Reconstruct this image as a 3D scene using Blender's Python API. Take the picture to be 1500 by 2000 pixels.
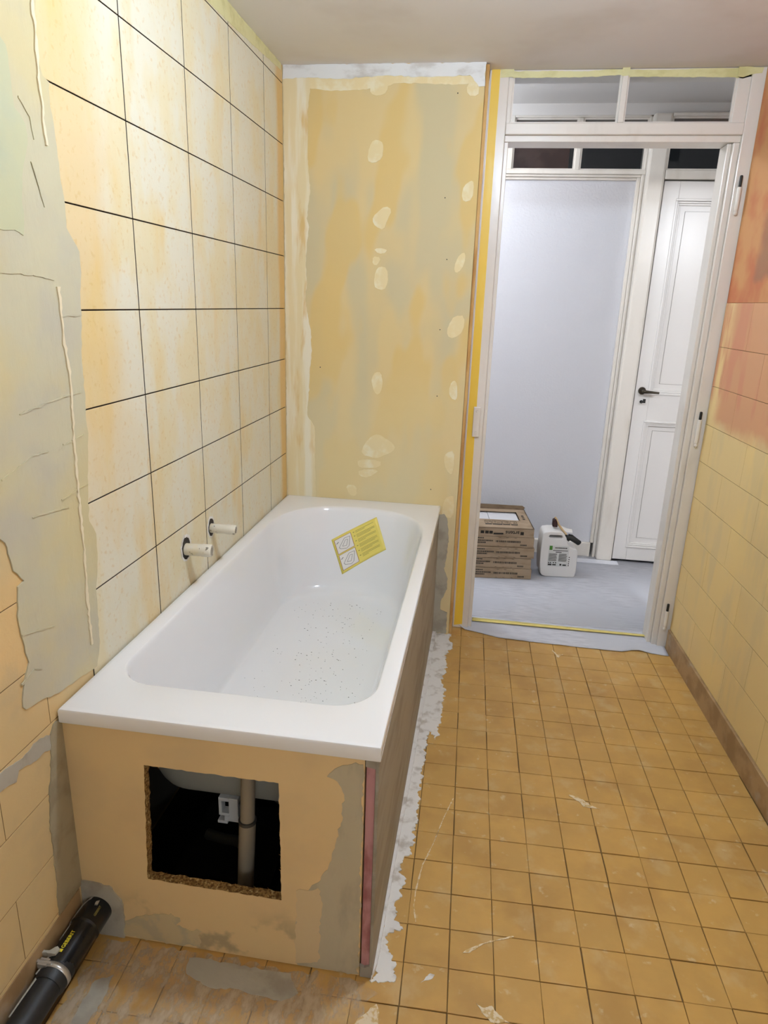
import bpy, bmesh, math, random
from mathutils import Vector, Matrix, noise
random.seed(7)
for o in list(bpy.data.objects): bpy.data.objects.remove(o)
scn = bpy.context.scene
COL = scn.collection
# ------------------------------------------------------------------ camera
cd = bpy.data.cameras.new('camera'); cam = bpy.data.objects.new('camera', cd); COL.objects.link(cam)
cam.location = (0.8317, -2.8143, 1.4397)
cam.rotation_euler = (1.2712, -0.032, 0.1482)
cd.sensor_fit = 'VERTICAL'; cd.sensor_height = 36.0; cd.sensor_width = 27.0
cd.lens = 1320.74 / 2000 * 36.0
cd.clip_start = 0.02; cd.clip_end = 50
scn.camera = cam
# ------------------------------------------------------------------ world, exposure
wd = bpy.data.worlds.new('world'); scn.world = wd; wd.use_nodes = True
wd.node_tree.nodes['Background'].inputs[0].default_value = (0.5, 0.55, 0.6, 1)
wd.node_tree.nodes['Background'].inputs[1].default_value = 0.02
scn.view_settings.view_transform = 'Standard'; scn.view_settings.look = 'None'
scn.view_settings.gamma = 1.0; scn.view_settings.use_curve_mapping = False
scn.view_settings.exposure = 0.27
LAMP_BATH = 360.0          # bulb radiance, bathroom ceiling lamp
LAMP_SIDE = 590.0          # bulb radiance, lamp of the room next door
LAMP_HALL = 245.0          # bulb radiance, hall ceiling lamp left of the doorway
FILL_TUBE = 33.0           # tube radiance, fill light added behind the viewer
LAMP_BATH_POS = (0.95, -1.42, 2.14)
LAMP_SIDE_POS = (2.37, -1.25, 2.05)
LAMP_HALL_POS = (0.22, 0.70, 2.22)

# ------------------------------------------------------------------ helpers
def lin(c): 
    c = c / 255.0
    return c / 12.92 if c <= 0.04045 else ((c + 0.055) / 1.055) ** 2.4
def rgb(r, g, b): return (lin(r), lin(g), lin(b), 1.0)

class NT:
    def __init__(s, m):
        m.use_nodes = True; s.t = m.node_tree; s.n = s.t.nodes; s.l = s.t.links
        s.b = s.n['Principled BSDF']; s.out = s.n['Material Output']
        s.geo = s.n.new('ShaderNodeNewGeometry'); s.pos = s.geo.outputs['Position']
    def new(s, ty, **kw):
        n = s.n.new(ty)
        for k, v in kw.items(): setattr(n, k, v)
        return n
    def put(s, sock, v):
        if isinstance(v, bpy.types.NodeSocket): s.l.new(v, sock)
        else: sock.default_value = v
    def math(s, op, a, b=0.0, clamp=False):
        n = s.new('ShaderNodeMath', operation=op, use_clamp=clamp); s.put(n.inputs[0], a); s.put(n.inputs[1], b); return n.outputs[0]
    def scaled(s, sc):
        n = s.new('ShaderNodeVectorMath', operation='MULTIPLY'); s.l.new(s.pos, n.inputs[0]); n.inputs[1].default_value = sc; return n.outputs[0]
    def noise(s, sc=(1, 1, 1), k=5.0, det=4.0, rough=.55, off=0.0, dist=0.0):
        n = s.new('ShaderNodeTexNoise'); v = s.scaled(sc)
        if off:
            a = s.new('ShaderNodeVectorMath', operation='ADD'); s.l.new(v, a.inputs[0]); a.inputs[1].default_value = (off, off * 1.7, off * .6); v = a.outputs[0]
        s.l.new(v, n.inputs['Vector']); n.inputs['Scale'].default_value = k; n.inputs['Detail'].default_value = det
        n.inputs['Roughness'].default_value = rough; n.inputs['Distortion'].default_value = dist
        return n.outputs[0]
    def ramp(s, v, lo, hi):
        n = s.new('ShaderNodeMapRange', interpolation_type='SMOOTHSTEP'); s.put(n.inputs[0], v)
        n.inputs[1].default_value = lo; n.inputs[2].default_value = hi; return n.outputs[0]
    def axis(s, ax, warp=0.0, wk=6.0, wsc=(1, 1, 1)):
        n = s.new('ShaderNodeSeparateXYZ'); s.l.new(s.pos, n.inputs[0]); v = n.outputs['xyz'.index(ax)]
        if warp: v = s.math('ADD', v, s.math('MULTIPLY', s.math('SUBTRACT', s.noise(wsc, wk, 5.0), .5), warp))
        return v
    def mix(s, f, a, b):
        n = s.new('ShaderNodeMix', data_type='RGBA'); s.put(n.inputs[0], f); s.put(n.inputs[6], a); s.put(n.inputs[7], b); return n.outputs[2]

MATS = {}
def M(name, base, rough=.5, layers=(), bump=(), rand=0.0, metal=0.0, spec=.5, coat=0.0, alpha=None):
    """base: rgb, layers: dicts(col, sc, k, det, lo, hi, amt, masks=[(axis,e0,e1,warp)]), bump: [(sc,k,det,strength,dist)]"""
    m = bpy.data.materials.new(name); t = NT(m); c = base
    for i, L in enumerate(layers):
        f = None
        if 'lo' in L: f = t.ramp(t.noise(L.get('sc', (1, 1, 1)), L.get('k', 5), L.get('det', 4), L.get('rough', .55), L.get('off', 1.3 * i + .37), L.get('dist', 0)), L['lo'], L['hi'])
        for mk in L.get('masks', ()):
            v = t.ramp(t.axis(mk[0], *(mk[3:] if len(mk) > 3 else ())), mk[1], mk[2])
            f = v if f is None else t.math('MULTIPLY', f, v)
        if 'amt' in L: f = t.math('MULTIPLY', f, L['amt'])
        c = t.mix(f, c, L['col'])
    if rand:
        oi = t.new('ShaderNodeObjectInfo'); h = t.new('ShaderNodeHueSaturation')
        v = t.math('ADD', t.math('MULTIPLY', oi.outputs['Random'], rand), 1 - rand * .5); t.l.new(v, h.inputs['Value'])
        t.put(h.inputs['Color'], c); c = h.outputs[0]
    t.put(t.b.inputs['Base Color'], c)
    t.b.inputs['Roughness'].default_value = rough; t.b.inputs['Metallic'].default_value = metal
    t.b.inputs['Specular IOR Level'].default_value = spec; t.b.inputs['Coat Weight'].default_value = coat
    nrm = None
    for (sc, k, det, st, di) in bump:
        b = t.new('ShaderNodeBump'); b.inputs['Strength'].default_value = st; b.inputs['Distance'].default_value = di
        t.l.new(t.noise(sc, k, det), b.inputs['Height'])
        if nrm: t.l.new(nrm, b.inputs['Normal'])
        nrm = b.outputs[0]
    if nrm: t.l.new(nrm, t.b.inputs['Normal'])
    if alpha:
        sc, k, det, lo, hi, amt = alpha
        t.l.new(t.math('MULTIPLY', t.ramp(t.noise(sc, k, det, .65, 3.1), lo, hi), amt), t.b.inputs['Alpha'])
    MATS[name] = m; return m

def tag(o, label, cat, group=None, kind=None):
    o['label'] = label; o['category'] = cat
    if group: o['group'] = group
    if kind: o['kind'] = kind
    return o
def empty(name, loc=(0, 0, 0), rz=0.0):
    o = bpy.data.objects.new(name, None); COL.objects.link(o); o.location = loc; o.rotation_euler = (0, 0, rz); o.empty_display_size = .05; return o
def link(name, me, parent=None):
    o = bpy.data.objects.new(name, me); COL.objects.link(o)
    if parent: o.parent = parent
    return o

class MB:
    def __init__(s): s.v = []; s.f = []; s.mi = []
    def add(s, vs, fs, mi=0):
        n = len(s.v); s.v += [tuple(p) for p in vs]; s.f += [tuple(i + n for i in f) for f in fs]; s.mi += [mi] * len(fs); return s
    def box(s, x0, x1, y0, y1, z0, z1, mi=0):
        return s.add([(x0, y0, z0), (x1, y0, z0), (x1, y1, z0), (x0, y1, z0), (x0, y0, z1), (x1, y0, z1), (x1, y1, z1), (x0, y1, z1)],
              [(3, 2, 1, 0), (4, 5, 6, 7), (0, 1, 5, 4), (1, 2, 6, 5), (2, 3, 7, 6), (3, 0, 4, 7)], mi)
    def prism(s, poly, lo, hi, m, mi=0):
        """poly 2-D outline; m(u, v, h) -> xyz"""
        n = len(poly); vs = [m(u, v, lo) for u, v in poly] + [m(u, v, hi) for u, v in poly]
        fs = [tuple(range(n - 1, -1, -1)), tuple(range(n, 2 * n))] + [(i, (i + 1) % n, n + (i + 1) % n, n + i) for i in range(n)]
        return s.add(vs, fs, mi)
    def tube(s, pts, rad, n=16, caps=True, mi=0):
        pts = [Vector(p) for p in pts]; rad = rad if isinstance(rad, (list, tuple)) else [rad] * len(pts)
        vs = []; up = None
        for i, p in enumerate(pts):
            d = (pts[min(i + 1, len(pts) - 1)] - pts[max(i - 1, 0)]).normalized()
            if up is None: up = Vector((0, 0, 1)) if abs(d.z) < .9 else Vector((0, 1, 0))
            a = d.cross(up).normalized(); b = a.cross(d).normalized(); up = b
            for k in range(n):
                t = 2 * math.pi * k / n; vs.append(p + (a * math.cos(t) + b * math.sin(t)) * rad[i])
        fs = [(i * n + k, i * n + (k + 1) % n, (i + 1) * n + (k + 1) % n, (i + 1) * n + k) for i in range(len(pts) - 1) for k in range(n)]
        if caps: fs += [tuple(range(n - 1, -1, -1)), tuple(range((len(pts) - 1) * n, len(pts) * n))]
        return s.add(vs, fs, mi)
    def build(s, name, mats, parent=None, smooth=None, bev=0.0, seg=2):
        me = bpy.data.meshes.new(name); me.from_pydata(s.v, [], s.f)
        for m in (mats if isinstance(mats, (list, tuple)) else [mats]): me.materials.append(m)
        if any(s.mi): me.polygons.foreach_set('material_index', s.mi)
        bm = bmesh.new(); bm.from_mesh(me); bmesh.ops.recalc_face_normals(bm, faces=bm.faces); bm.to_mesh(me); bm.free()
        if smooth is not None:
            me.shade_smooth(); me.set_sharp_from_angle(angle=math.radians(smooth))
        o = link(name, me, parent)
        if bev:
            b = o.modifiers.new('bevel', 'BEVEL'); b.width = bev; b.segments = seg; b.limit_method = 'ANGLE'; b.angle_limit = math.radians(40)
        return o
def Box(name, mats, x0, x1, y0, y1, z0, z1, parent=None, bev=0.0): return MB().box(x0, x1, y0, y1, z0, z1).build(name, mats, parent, bev=bev)

# plane mappings: (u, v, height) -> xyz
LEFT = lambda u, v, h: (h, u, v)               # left wall, u = y, v = z
BACK = lambda u, v, h: (u, -h, v)              # plasterboard, u = x, v = z
FLOOR = lambda u, v, h: (u, v, h)
def ragged(poly, amp, step=.012, seed=0.0, closed=True):
    out = []; n = len(poly)
    for i in range(n if closed else n - 1):
        a = Vector(poly[i]); b = Vector(poly[(i + 1) % n]); d = b - a; L = d.length
        if L < 1e-6: continue
        nn = Vector((-d.y, d.x)) / L; k = max(1, int(L / step))
        for j in range(k):
            p = a + d * (j / k)
            q = noise.noise((p.x * 60 + seed, p.y * 60, seed * 3.1)) * .6 + noise.noise((p.x * 190, p.y * 190 + seed, 1.7)) * .4
            out.append(tuple(p + nn * q * amp))
    if not closed: out.append(tuple(poly[-1]))
    return out
def smoothpoly(poly, it=2):
    for _ in range(it):
        q = []
        for i in range(len(poly)):
            a, b = poly[i], poly[(i + 1) % len(poly)]
            q += [(a[0] * .75 + b[0] * .25, a[1] * .75 + b[1] * .25), (a[0] * .25 + b[0] * .75, a[1] * .25 + b[1] * .75)]
        poly = q
    return poly
def patch(name, poly, m, mat, parent, h0, h1, amp=.004, step=.01, seed=0.0):
    return MB().prism(ragged(poly, amp, step, seed), h0, h1, m).build(name, mat, parent)
def film_patch(name, poly, m, mat, parent, h, amp, step, seed):
    q = ragged(poly, amp, step, seed); return MB().add([m(u, v, h) for u, v in q], [tuple(range(len(q)))]).build(name, mat, parent)
def text_mesh(s, size):
    cu = bpy.data.curves.new('t', 'FONT'); cu.body = s; cu.size = size; cu.resolution_u = 3; cu.offset = size * .022
    ob = bpy.data.objects.new('t', cu); COL.objects.link(ob)
    dg = bpy.context.evaluated_depsgraph_get(); me = bpy.data.meshes.new_from_object(ob.evaluated_get(dg))
    vs = [tuple(v.co) for v in me.vertices]; fs = [tuple(p.vertices) for p in me.polygons]
    bpy.data.objects.remove(ob); bpy.data.curves.remove(cu); bpy.data.meshes.remove(me); return vs, fs

TILE = {}
def tile_mesh(key, w, h, t, c, m, mat, side=None):
    """chamfered tile, centred, m(u,v,h)->xyz offsets"""
    k = (key, round(w, 4), round(h, 4), mat.name)
    if k not in TILE:
        W, H = w / 2, h / 2; vs = []
        for (a, b, z) in ((W, H, -t), (W, H, -c), (W - c, H - c, 0)): vs += [m(-a, -b, z), m(a, -b, z), m(a, b, z), m(-a, b, z)]
        fs = [(8, 9, 10, 11)] + [(r * 4 + i, r * 4 + (i + 1) % 4, r * 4 + 4 + (i + 1) % 4, r * 4 + 4 + i) for r in (0, 1) for i in range(4)]
        me = bpy.data.meshes.new(key); me.from_pydata(vs, [], fs); me.materials.append(mat)
        if side: me.materials.append(side); me.polygons.foreach_set('material_index', [0] + [1] * 4 + [0] * 4)
        bm = bmesh.new(); bm.from_mesh(me); bmesh.ops.recalc_face_normals(bm, faces=bm.faces)
        if bm.faces: bm.to_mesh(me)
        bm.free(); TILE[k] = me
    return TILE[k]

# ------------------------------------------------------------------ materials
M('ceiling_paint', rgb(228, 225, 223), .8, [dict(col=rgb(216, 210, 205), k=1.6, lo=.45, hi=.65)], [((1, 1, 1), 60, 3, .15, .002)])
M('panel_tile', rgb(220, 214, 191), .55, [
    dict(col=rgb(220, 204, 158), sc=(1, 1.8, .8), k=4.5, lo=.42, hi=.62, amt=.7),
    dict(col=rgb(220, 190, 122), sc=(1, 2.4, .8), k=3.2, lo=.52, hi=.72, amt=.6),
    dict(col=rgb(222, 186, 114), masks=[('y', -1.24, -1.42, .16, 5, (1, 1, .6)), ('z', .75, 1.35, .3)], amt=.6),
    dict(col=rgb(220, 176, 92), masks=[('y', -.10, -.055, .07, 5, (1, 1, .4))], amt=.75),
    dict(col=rgb(206, 170, 100), k=75, det=3, lo=.56, hi=.72, amt=.4)],
    [((1, 1, 1), 160, 3, .3, .0014), ((1, 3, .6), 12, 4, .2, .001)])
M('joint_dark', rgb(70, 60, 48), .9)
M('old_tile_left', rgb(210, 184, 134), .6, [dict(col=rgb(220, 186, 128), k=3, lo=.45, hi=.65), dict(col=rgb(196, 174, 132), k=9, lo=.5, hi=.7, amt=.6)], [((1, 1, 1), 130, 3, .3, .0012)])
M('joint_tan', rgb(150, 122, 78), .9)
M('wall_plaster', rgb(196, 188, 156), .8, [dict(col=rgb(188, 181, 158), k=3.5, lo=.42, hi=.6), dict(col=rgb(206, 188, 134), k=4, lo=.45, hi=.66, amt=.6)],
  [((1, 1, .35), 30, 5, .6, .006), ((1, 1, 1), 140, 3, .3, .0012)])
M('plaster_gray', rgb(176, 170, 154), .85, [dict(col=rgb(158, 150, 134), k=14, lo=.45, hi=.65)], [((1, 1, 1), 45, 5, .45, .003)])
M('plaster_brown', rgb(164, 153, 126), .85, [dict(col=rgb(150, 138, 112), k=14, lo=.45, hi=.65)], [((1, 1, 1), 45, 5, .45, .003)])  # gray-brown plaster, tone darkened for the shade beside the front board
M('plaster_white', rgb(226, 223, 216), .85, [dict(col=rgb(188, 180, 168), k=22, lo=.5, hi=.7)], [((1, 1, 1), 60, 5, .5, .003)])
M('ridge_cream', rgb(226, 212, 180), .7, (), [((1, 1, 1), 90, 4, .5, .002)])
M('green_paint', rgb(190, 188, 150), .7, [dict(col=rgb(182, 184, 154), k=4, lo=.45, hi=.62)], [((1, 1, 1), 150, 3, .25, .001)])
M('plasterboard', rgb(219, 195, 141), .75, [
    dict(col=rgb(203, 190, 152), sc=(2.6, 1, .9), k=2.0, det=2, lo=.42, hi=.60, off=2.3, amt=.9),
    dict(col=rgb(220, 189, 120), sc=(2.2, 1, .9), k=2.3, det=2, lo=.50, hi=.58, off=5.9, amt=.75),
    dict(col=rgb(226, 210, 164), masks=[('z', 1.35, .75, .4, 3)], amt=.6)], [((1, 1, 1), 220, 2, .2, .0006)])
M('filler_cream', rgb(230, 212, 164), .75, [dict(col=rgb(236, 226, 194), k=16, lo=.45, hi=.65)], [((1, 1, 1), 70, 4, .3, .0015)])
M('band_cream', rgb(228, 212, 168), .75, [dict(col=rgb(236, 228, 204), sc=(8, 1, .7), k=3, lo=.42, hi=.6), dict(col=rgb(216, 182, 112), sc=(4, 1, .8), k=4, lo=.55, hi=.68, amt=.8)], [((3, 1, .5), 40, 4, .3, .002)])
M('caulk_white', rgb(226, 226, 224), .6, [dict(col=rgb(200, 196, 190), sc=(.5, 1, 1), k=18, lo=.5, hi=.7)], [((.4, 1, 1), 50, 4, .3, .002)])
M('raw_wood', rgb(208, 168, 104), .75, [dict(col=rgb(176, 128, 66), sc=(3, 3, .35), k=12, lo=.45, hi=.65)], [((3, 3, .3), 40, 3, .3, .001)])
M('frame_white', rgb(226, 219, 209), .28, [dict(col=rgb(206, 196, 182), sc=(2, 2, .6), k=5, lo=.5, hi=.75, amt=.6)], [((1, 1, .35), 55, 3, .25, .0015)])
M('door_white', rgb(228, 224, 220), .3, (), [((1, 1, .4), 45, 3, .12, .001)])
M('groove_gray', rgb(150, 142, 134), .6)  # gray stands in for shade in the door panel creases
M('tape_yellow', rgb(240, 202, 70), .45, [dict(col=rgb(244, 216, 112), sc=(2, 2, .5), k=8, lo=.5, hi=.7, amt=.7)], [((1, 1, .6), 30, 3, .3, .0015)])
M('tape_pale', rgb(220, 214, 160), .5, [dict(col=rgb(206, 199, 140), sc=(.6, 1, 1), k=18, lo=.45, hi=.65)], [((.4, 1, 1), 50, 3, .6, .003)])
M('tape_soft', rgb(226, 208, 120), .5)
M('film_white', rgb(216, 218, 226), .18, (), [((1, 1, 1), 60, 4, .8, .003)])
M('screed_dark', rgb(26, 25, 24), .95, spec=.1)  # near black, holds the shade of the space under the tub
M('right_tile', rgb(226, 198, 138), .6, [
    dict(col=rgb(230, 200, 134), k=2.4, lo=.45, hi=.62),
    dict(col=rgb(216, 192, 140), sc=(1, 2.5, .6), k=4, lo=.5, hi=.65, amt=.7),
    dict(col=rgb(206, 150, 108), masks=[('z', 1.0, 1.06, .09, 9), ('y', .02, -.06, .06, 7)], amt=.95),
    dict(col=rgb(204, 138, 104), sc=(1, 3, .7), k=3, lo=.5, hi=.62, masks=[('z', 1.08, 1.14, .1, 8)], amt=.8)], [((1, 1, 1), 160, 3, .25, .001)])
M('right_upper', rgb(202, 146, 92), .7, [
    dict(col=rgb(190, 112, 70), k=2.6, lo=.45, hi=.58), dict(col=rgb(146, 104, 80), masks=[('y', -.10, -.16, .3, 2.2), ('z', 1.55, 1.6, .3, 3), ('z', 1.9, 1.75, .4, 3)], amt=.75)], [((1, 1, .4), 60, 4, .3, .001)])
M('skirting_brown', rgb(168, 138, 98), .6, [dict(col=rgb(146, 116, 78), k=8, lo=.45, hi=.6), dict(col=rgb(165, 150, 130), k=14, lo=.58, hi=.72, amt=.6)], [((1, 1, 1), 70, 3, .2, .001)])
M('floor_tile', rgb(190, 150, 84), .5, [
    dict(col=rgb(198, 156, 86), k=9, lo=.4, hi=.65), dict(col=rgb(176, 136, 76), k=5, lo=.48, hi=.66, amt=.7),
    dict(col=rgb(200, 172, 122), k=13, lo=.52, hi=.74, amt=.55), dict(col=rgb(212, 196, 164), k=30, det=6, lo=.63, hi=.74, amt=.5)],
    [((1, 1, 1), 120, 3, .12, .0008)], rand=.06, spec=.35)
M('floor_joint', rgb(112, 86, 48), .9)
M('haze_plaster', rgb(214, 198, 172), .9, (), (), alpha=((1.6, .8, 1), 16, 6, .33, .66, .62))
M('streak_plaster', rgb(222, 206, 174), .9, [dict(col=rgb(200, 168, 112), k=90, det=3, lo=.45, hi=.6)])
M('tub_white', rgb(238, 238, 238), .10, (), (), coat=.3)
M('tub_outside', rgb(160, 160, 150), .6, (), [((1, 1, 1), 150, 3, .3, .001)])
M('dust', rgb(60, 56, 52), .9)
M('chipboard_face', rgb(224, 194, 142), .7, [
    dict(col=rgb(214, 186, 140), k=5, lo=.45, hi=.65, amt=.7),
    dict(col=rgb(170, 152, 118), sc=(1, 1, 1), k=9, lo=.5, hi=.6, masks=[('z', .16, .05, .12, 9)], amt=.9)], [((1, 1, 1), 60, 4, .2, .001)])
M('skim_gray', rgb(188, 176, 148), .8, [dict(col=rgb(174, 162, 138), sc=(1.5, 1, .6), k=12, lo=.45, hi=.65)], [((1.5, 1, .6), 40, 4, .4, .002)])
M('skim_pale', rgb(212, 188, 146), .8, (), [((1.5, 1, .6), 40, 4, .4, .002)])
M('skim_smear', rgb(204, 184, 142), .8, [dict(col=rgb(188, 174, 142), k=20, lo=.45, hi=.6)], [((1, 1, 1), 50, 4, .4, .003)])
M('chipboard_cut', rgb(176, 138, 80), .9, [dict(col=rgb(120, 86, 40), k=170, det=2, lo=.4, hi=.6), dict(col=rgb(214, 184, 124), k=120, det=2, lo=.58, hi=.68)], [((1, 1, 1), 220, 3, .9, .004)])
M('pink_core', rgb(190, 138, 138), .8, [dict(col=rgb(150, 92, 92), sc=(1, 1, .4), k=18, lo=.45, hi=.65)], [((1, 1, .5), 60, 4, .4, .002)])
M('side_gray', rgb(158, 150, 136), .8, [dict(col=rgb(142, 134, 118), sc=(1, .5, 2), k=8, lo=.45, hi=.65)], [((1, .4, 2), 40, 4, .3, .002)])
M('pipe_gray', rgb(150, 138, 118), .45)
M('pipe_dark', rgb(66, 62, 56), .5)
M('plastic_white', rgb(222, 222, 220), .4)
M('pipe_black', rgb(24, 24, 25), .25, [dict(col=rgb(60, 58, 54), k=30, lo=.62, hi=.7, amt=.5)])
M('sleeve_black', rgb(30, 31, 32), .5)
M('steel', rgb(196, 194, 188), .35, [dict(col=rgb(150, 140, 126), k=40, lo=.5, hi=.7)], metal=.7)
M('yellow_print', rgb(232, 214, 50), .6)
M('dull_print', rgb(150, 140, 70), .6)
M('stub_paint', rgb(226, 218, 200), .5, [dict(col=rgb(120, 112, 98), k=70, det=3, lo=.6, hi=.66), dict(col=rgb(232, 214, 168), k=14, lo=.5, hi=.7, amt=.6)], [((1, 1, 1), 90, 3, .4, .002)])
M('hole_dark', rgb(52, 46, 40), .95, (), [((1, 1, 1), 120, 3, .6, .003)])
M('sheet_yellow', rgb(234, 216, 108), .5)
M('sheet_white', rgb(232, 228, 222), .5)
M('print_dark', rgb(42, 37, 30), .7)
M('print_red', rgb(150, 62, 40), .6)
M('print_gray', rgb(128, 126, 124), .7)
M('cardboard', rgb(168, 146, 120), .8, [dict(col=rgb(150, 128, 102), sc=(.6, 1, 2), k=14, lo=.45, hi=.65)], [((.5, 1, 2), 70, 3, .15, .001)])
M('cardboard_dark', rgb(112, 92, 70), .85, [dict(col=rgb(92, 74, 54), sc=(.6, 1, 2), k=20, lo=.45, hi=.65)])
M('tile_ceramic', rgb(232, 232, 234), .2)
M('jerry_white', rgb(232, 229, 225), .42, (), [((1, 1, 1), 20, 3, .1, .002)])
M('label_paper', rgb(214, 214, 210), .6)
M('label_green', rgb(72, 130, 40), .6)
M('black_plastic', rgb(18, 22, 22), .4)
M('bristle_brown', rgb(66, 40, 38), .85, [dict(col=rgb(40, 24, 22), sc=(6, 6, .5), k=30, lo=.45, hi=.6)], [((6, 6, .4), 60, 3, .8, .003)])
M('pale_wood', rgb(206, 176, 132), .6)
M('fleece', rgb(206, 207, 214), .95, [dict(col=rgb(190, 191, 199), sc=(.5, 3, 1), k=30, lo=.4, hi=.65), dict(col=rgb(198, 200, 208), k=3, lo=.4, hi=.6)], [((.5, 2.5, 1), 110, 4, .5, .002)])
M('hall_paper', rgb(214, 214, 219), .75, (), [((1, 1, 1), 95, 4, .55, .003)])
M('hall_paint', rgb(226, 222, 218), .7, (), [((1, 1, 1), 120, 3, .2, .001)])
M('brown_board', rgb(190, 140, 122), .8, [dict(col=rgb(150, 108, 94), k=6, lo=.4, hi=.6)])
M('brass_dark', rgb(58, 50, 38), .4, metal=.6)
M('iron_dark', rgb(40, 38, 36), .5, metal=.3)
M('night_glass', rgb(10, 12, 15), .06, spec=.35)
def glass(name, tint, gl):
    m = bpy.data.materials.new(name); t = NT(m)
    tr = t.new('ShaderNodeBsdfTransparent'); tr.inputs[0].default_value = tint
    g = t.new('ShaderNodeBsdfGlossy'); g.inputs['Roughness'].default_value = .03
    fr = t.new('ShaderNodeFresnel'); fr.inputs[0].default_value = 1.5
    mx = t.new('ShaderNodeMixShader'); t.l.new(t.math('MULTIPLY', fr.outputs[0], gl), mx.inputs[0]); t.l.new(tr.outputs[0], mx.inputs[1]); t.l.new(g.outputs[0], mx.inputs[2])
    t.l.new(mx.outputs[0], t.out.inputs['Surface']); MATS[name] = m
glass('pane_glass', (.86, .87, .88, 1), .7)
glass('film', (.93, .94, .96, 1), 1.0)
def emit(name, col, st):
    m = bpy.data.materials.new(name); t = NT(m); t.b.inputs['Base Color'].default_value = (0, 0, 0, 1)
    t.b.inputs['Emission Color'].default_value = col; t.b.inputs['Emission Strength'].default_value = st; MATS[name] = m
emit('bulb_bath', (.83, .985, 1.17, 1), LAMP_BATH)
emit('bulb_hall', (.90, .97, 1.06, 1), LAMP_HALL)
emit('tube_light', (.83, .985, 1.17, 1), FILL_TUBE)  # emitter of the added fill light
emit('bulb_side', (.93, .97, 1.03, 1), LAMP_SIDE)
G = MATS

# ================================================================== SETTING
CEIL = 2.277; YN = -3.30
xr = lambda y: 1.735 - 0.035 * y            # right wall runs slightly out of square
def S(o, label, cat): return tag(o, label, cat, kind='structure')

# ---- floor: bed + single tiles
floor = S(Box('floor', G['floor_joint'], -.02, 1.95, YN, .08, -.06, -.004), 'ochre square-tiled bathroom floor beside the bathtub', 'floor')
OX, OY, AN, SX, SY = .8134, -.0011, .0226, .1025, -.1022
ca, sa = math.cos(AN), math.sin(AN)
rest = MB(); tcount = 0
for c in range(-9, 11):
    for r in range(-2, 33):
        a = (c + .5) * SX; b = (r + .5) * SY
        x = OX + ca * a - sa * b; y = OY + sa * a + ca * b
        if y > .10 or y < YN + .03 or x < 0.02 or x > xr(y) + .02: continue
        if x < .64 and y > -1.66: continue
        w = SX - .0019; h = -SY - .0019
        if y > -2.12:
            me = tile_mesh('floor_tile', w, h, .006, .0009, FLOOR, G['floor_tile'])
            o = link('floor_tile', me, floor)
            o.location = (x + random.gauss(0, .0005), y + random.gauss(0, .0005), -.0004 + random.uniform(-.0004, .0004)); o.rotation_euler = (random.gauss(0, .004), random.gauss(0, .004), AN + random.gauss(0, .003))
            tcount += 1
        else:
            q = [(-w / 2, -h / 2), (w / 2, -h / 2), (w / 2, h / 2), (-w / 2, h / 2)]
            rest.prism([(x + ca * u - sa * v, y + sa * u + ca * v) for u, v in q], -.006, -.0004, FLOOR)
Box('screed', G['screed_dark'], 0, .655, -1.665, -.002, -.004, -.0028, floor)  # dark sheet, shade under the tub put into its colour
rest.build('floor_tile', G['floor_tile'], floor)['kind'] = 'stuff'

# ---- ceiling
ceiling = S(Box('ceiling', G['ceiling_paint'], -.06, 1.95, YN - .05, .20, CEIL, CEIL + .08), 'pale grey-beige plastered ceiling above the bathroom', 'ceiling')

# ---- left wall
wl = S(Box('wall_left', G['joint_dark'], -.12, -.006, YN - .05, 0.0, -.06, CEIL), 'left wall with large cream panel tiles above the bathtub', 'wall')
rows = [2.277 + .14, 2.2167, 2.0098, 1.8095, 1.6075, 1.4058, 1.2029, 1.0021, .8008, .5995]
cols = [0.0, -.2267, -.5596, -.8908, -1.2222, -1.5545]
for i in range(len(cols) - 1):
    for j in range(len(rows) - 1):
        y1, y0, z1, z0 = cols[i], cols[i + 1], min(rows[j], CEIL), rows[j + 1]
        gy, gz = .0046, .0030
        w = y1 - y0 - gy; h = z1 - z0 - gz
        me = tile_mesh('panel_tile', w, h, .006, .0006, LEFT, G['panel_tile'], G['joint_dark'])
        o = link('panel_tile', me, wl); o.location = (0, (y0 + y1) / 2, (z0 + z1) / 2)
# old wainscot tiles nearer the camera (15 cm rows)
MB().box(-.006, -.0035, YN, -1.556, 0, CEIL).build('joint_backing', G['joint_tan'], wl)
zr = [0, .147, .295, .442, .589, .736, .884, 1.032, 1.180, 1.328, 1.482]
for j in range(len(zr) - 1):
    yb = -1.556; k = 0
    ys = [-1.556, -1.885 if j % 2 == 1 or j == 1 else -1.72]
    while ys[-1] > YN + .35: ys.append(ys[-1] - .33)
    ys.append(YN)
    for i in range(len(ys) - 1):
        if ys[i] < -2.6: 
            pass
        w = ys[i] - ys[i + 1] - .0016; h = zr[j + 1] - zr[j] - .0018
        if zr[j + 1] < .6 and ys[i + 1] > -1.69: continue
        me = tile_mesh('wall_tile', w, h, .0034, .0005, LEFT, G['old_tile_left'], G['joint_tan'])
        o = link('wall_tile', me, wl); o.location = (0, (ys[i] + ys[i + 1]) / 2, (zr[j] + zr[j + 1]) / 2)
Box('upper_plaster', G['wall_plaster'], -.004, .0006, YN, -1.5565, 1.484, CEIL, wl)
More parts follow.
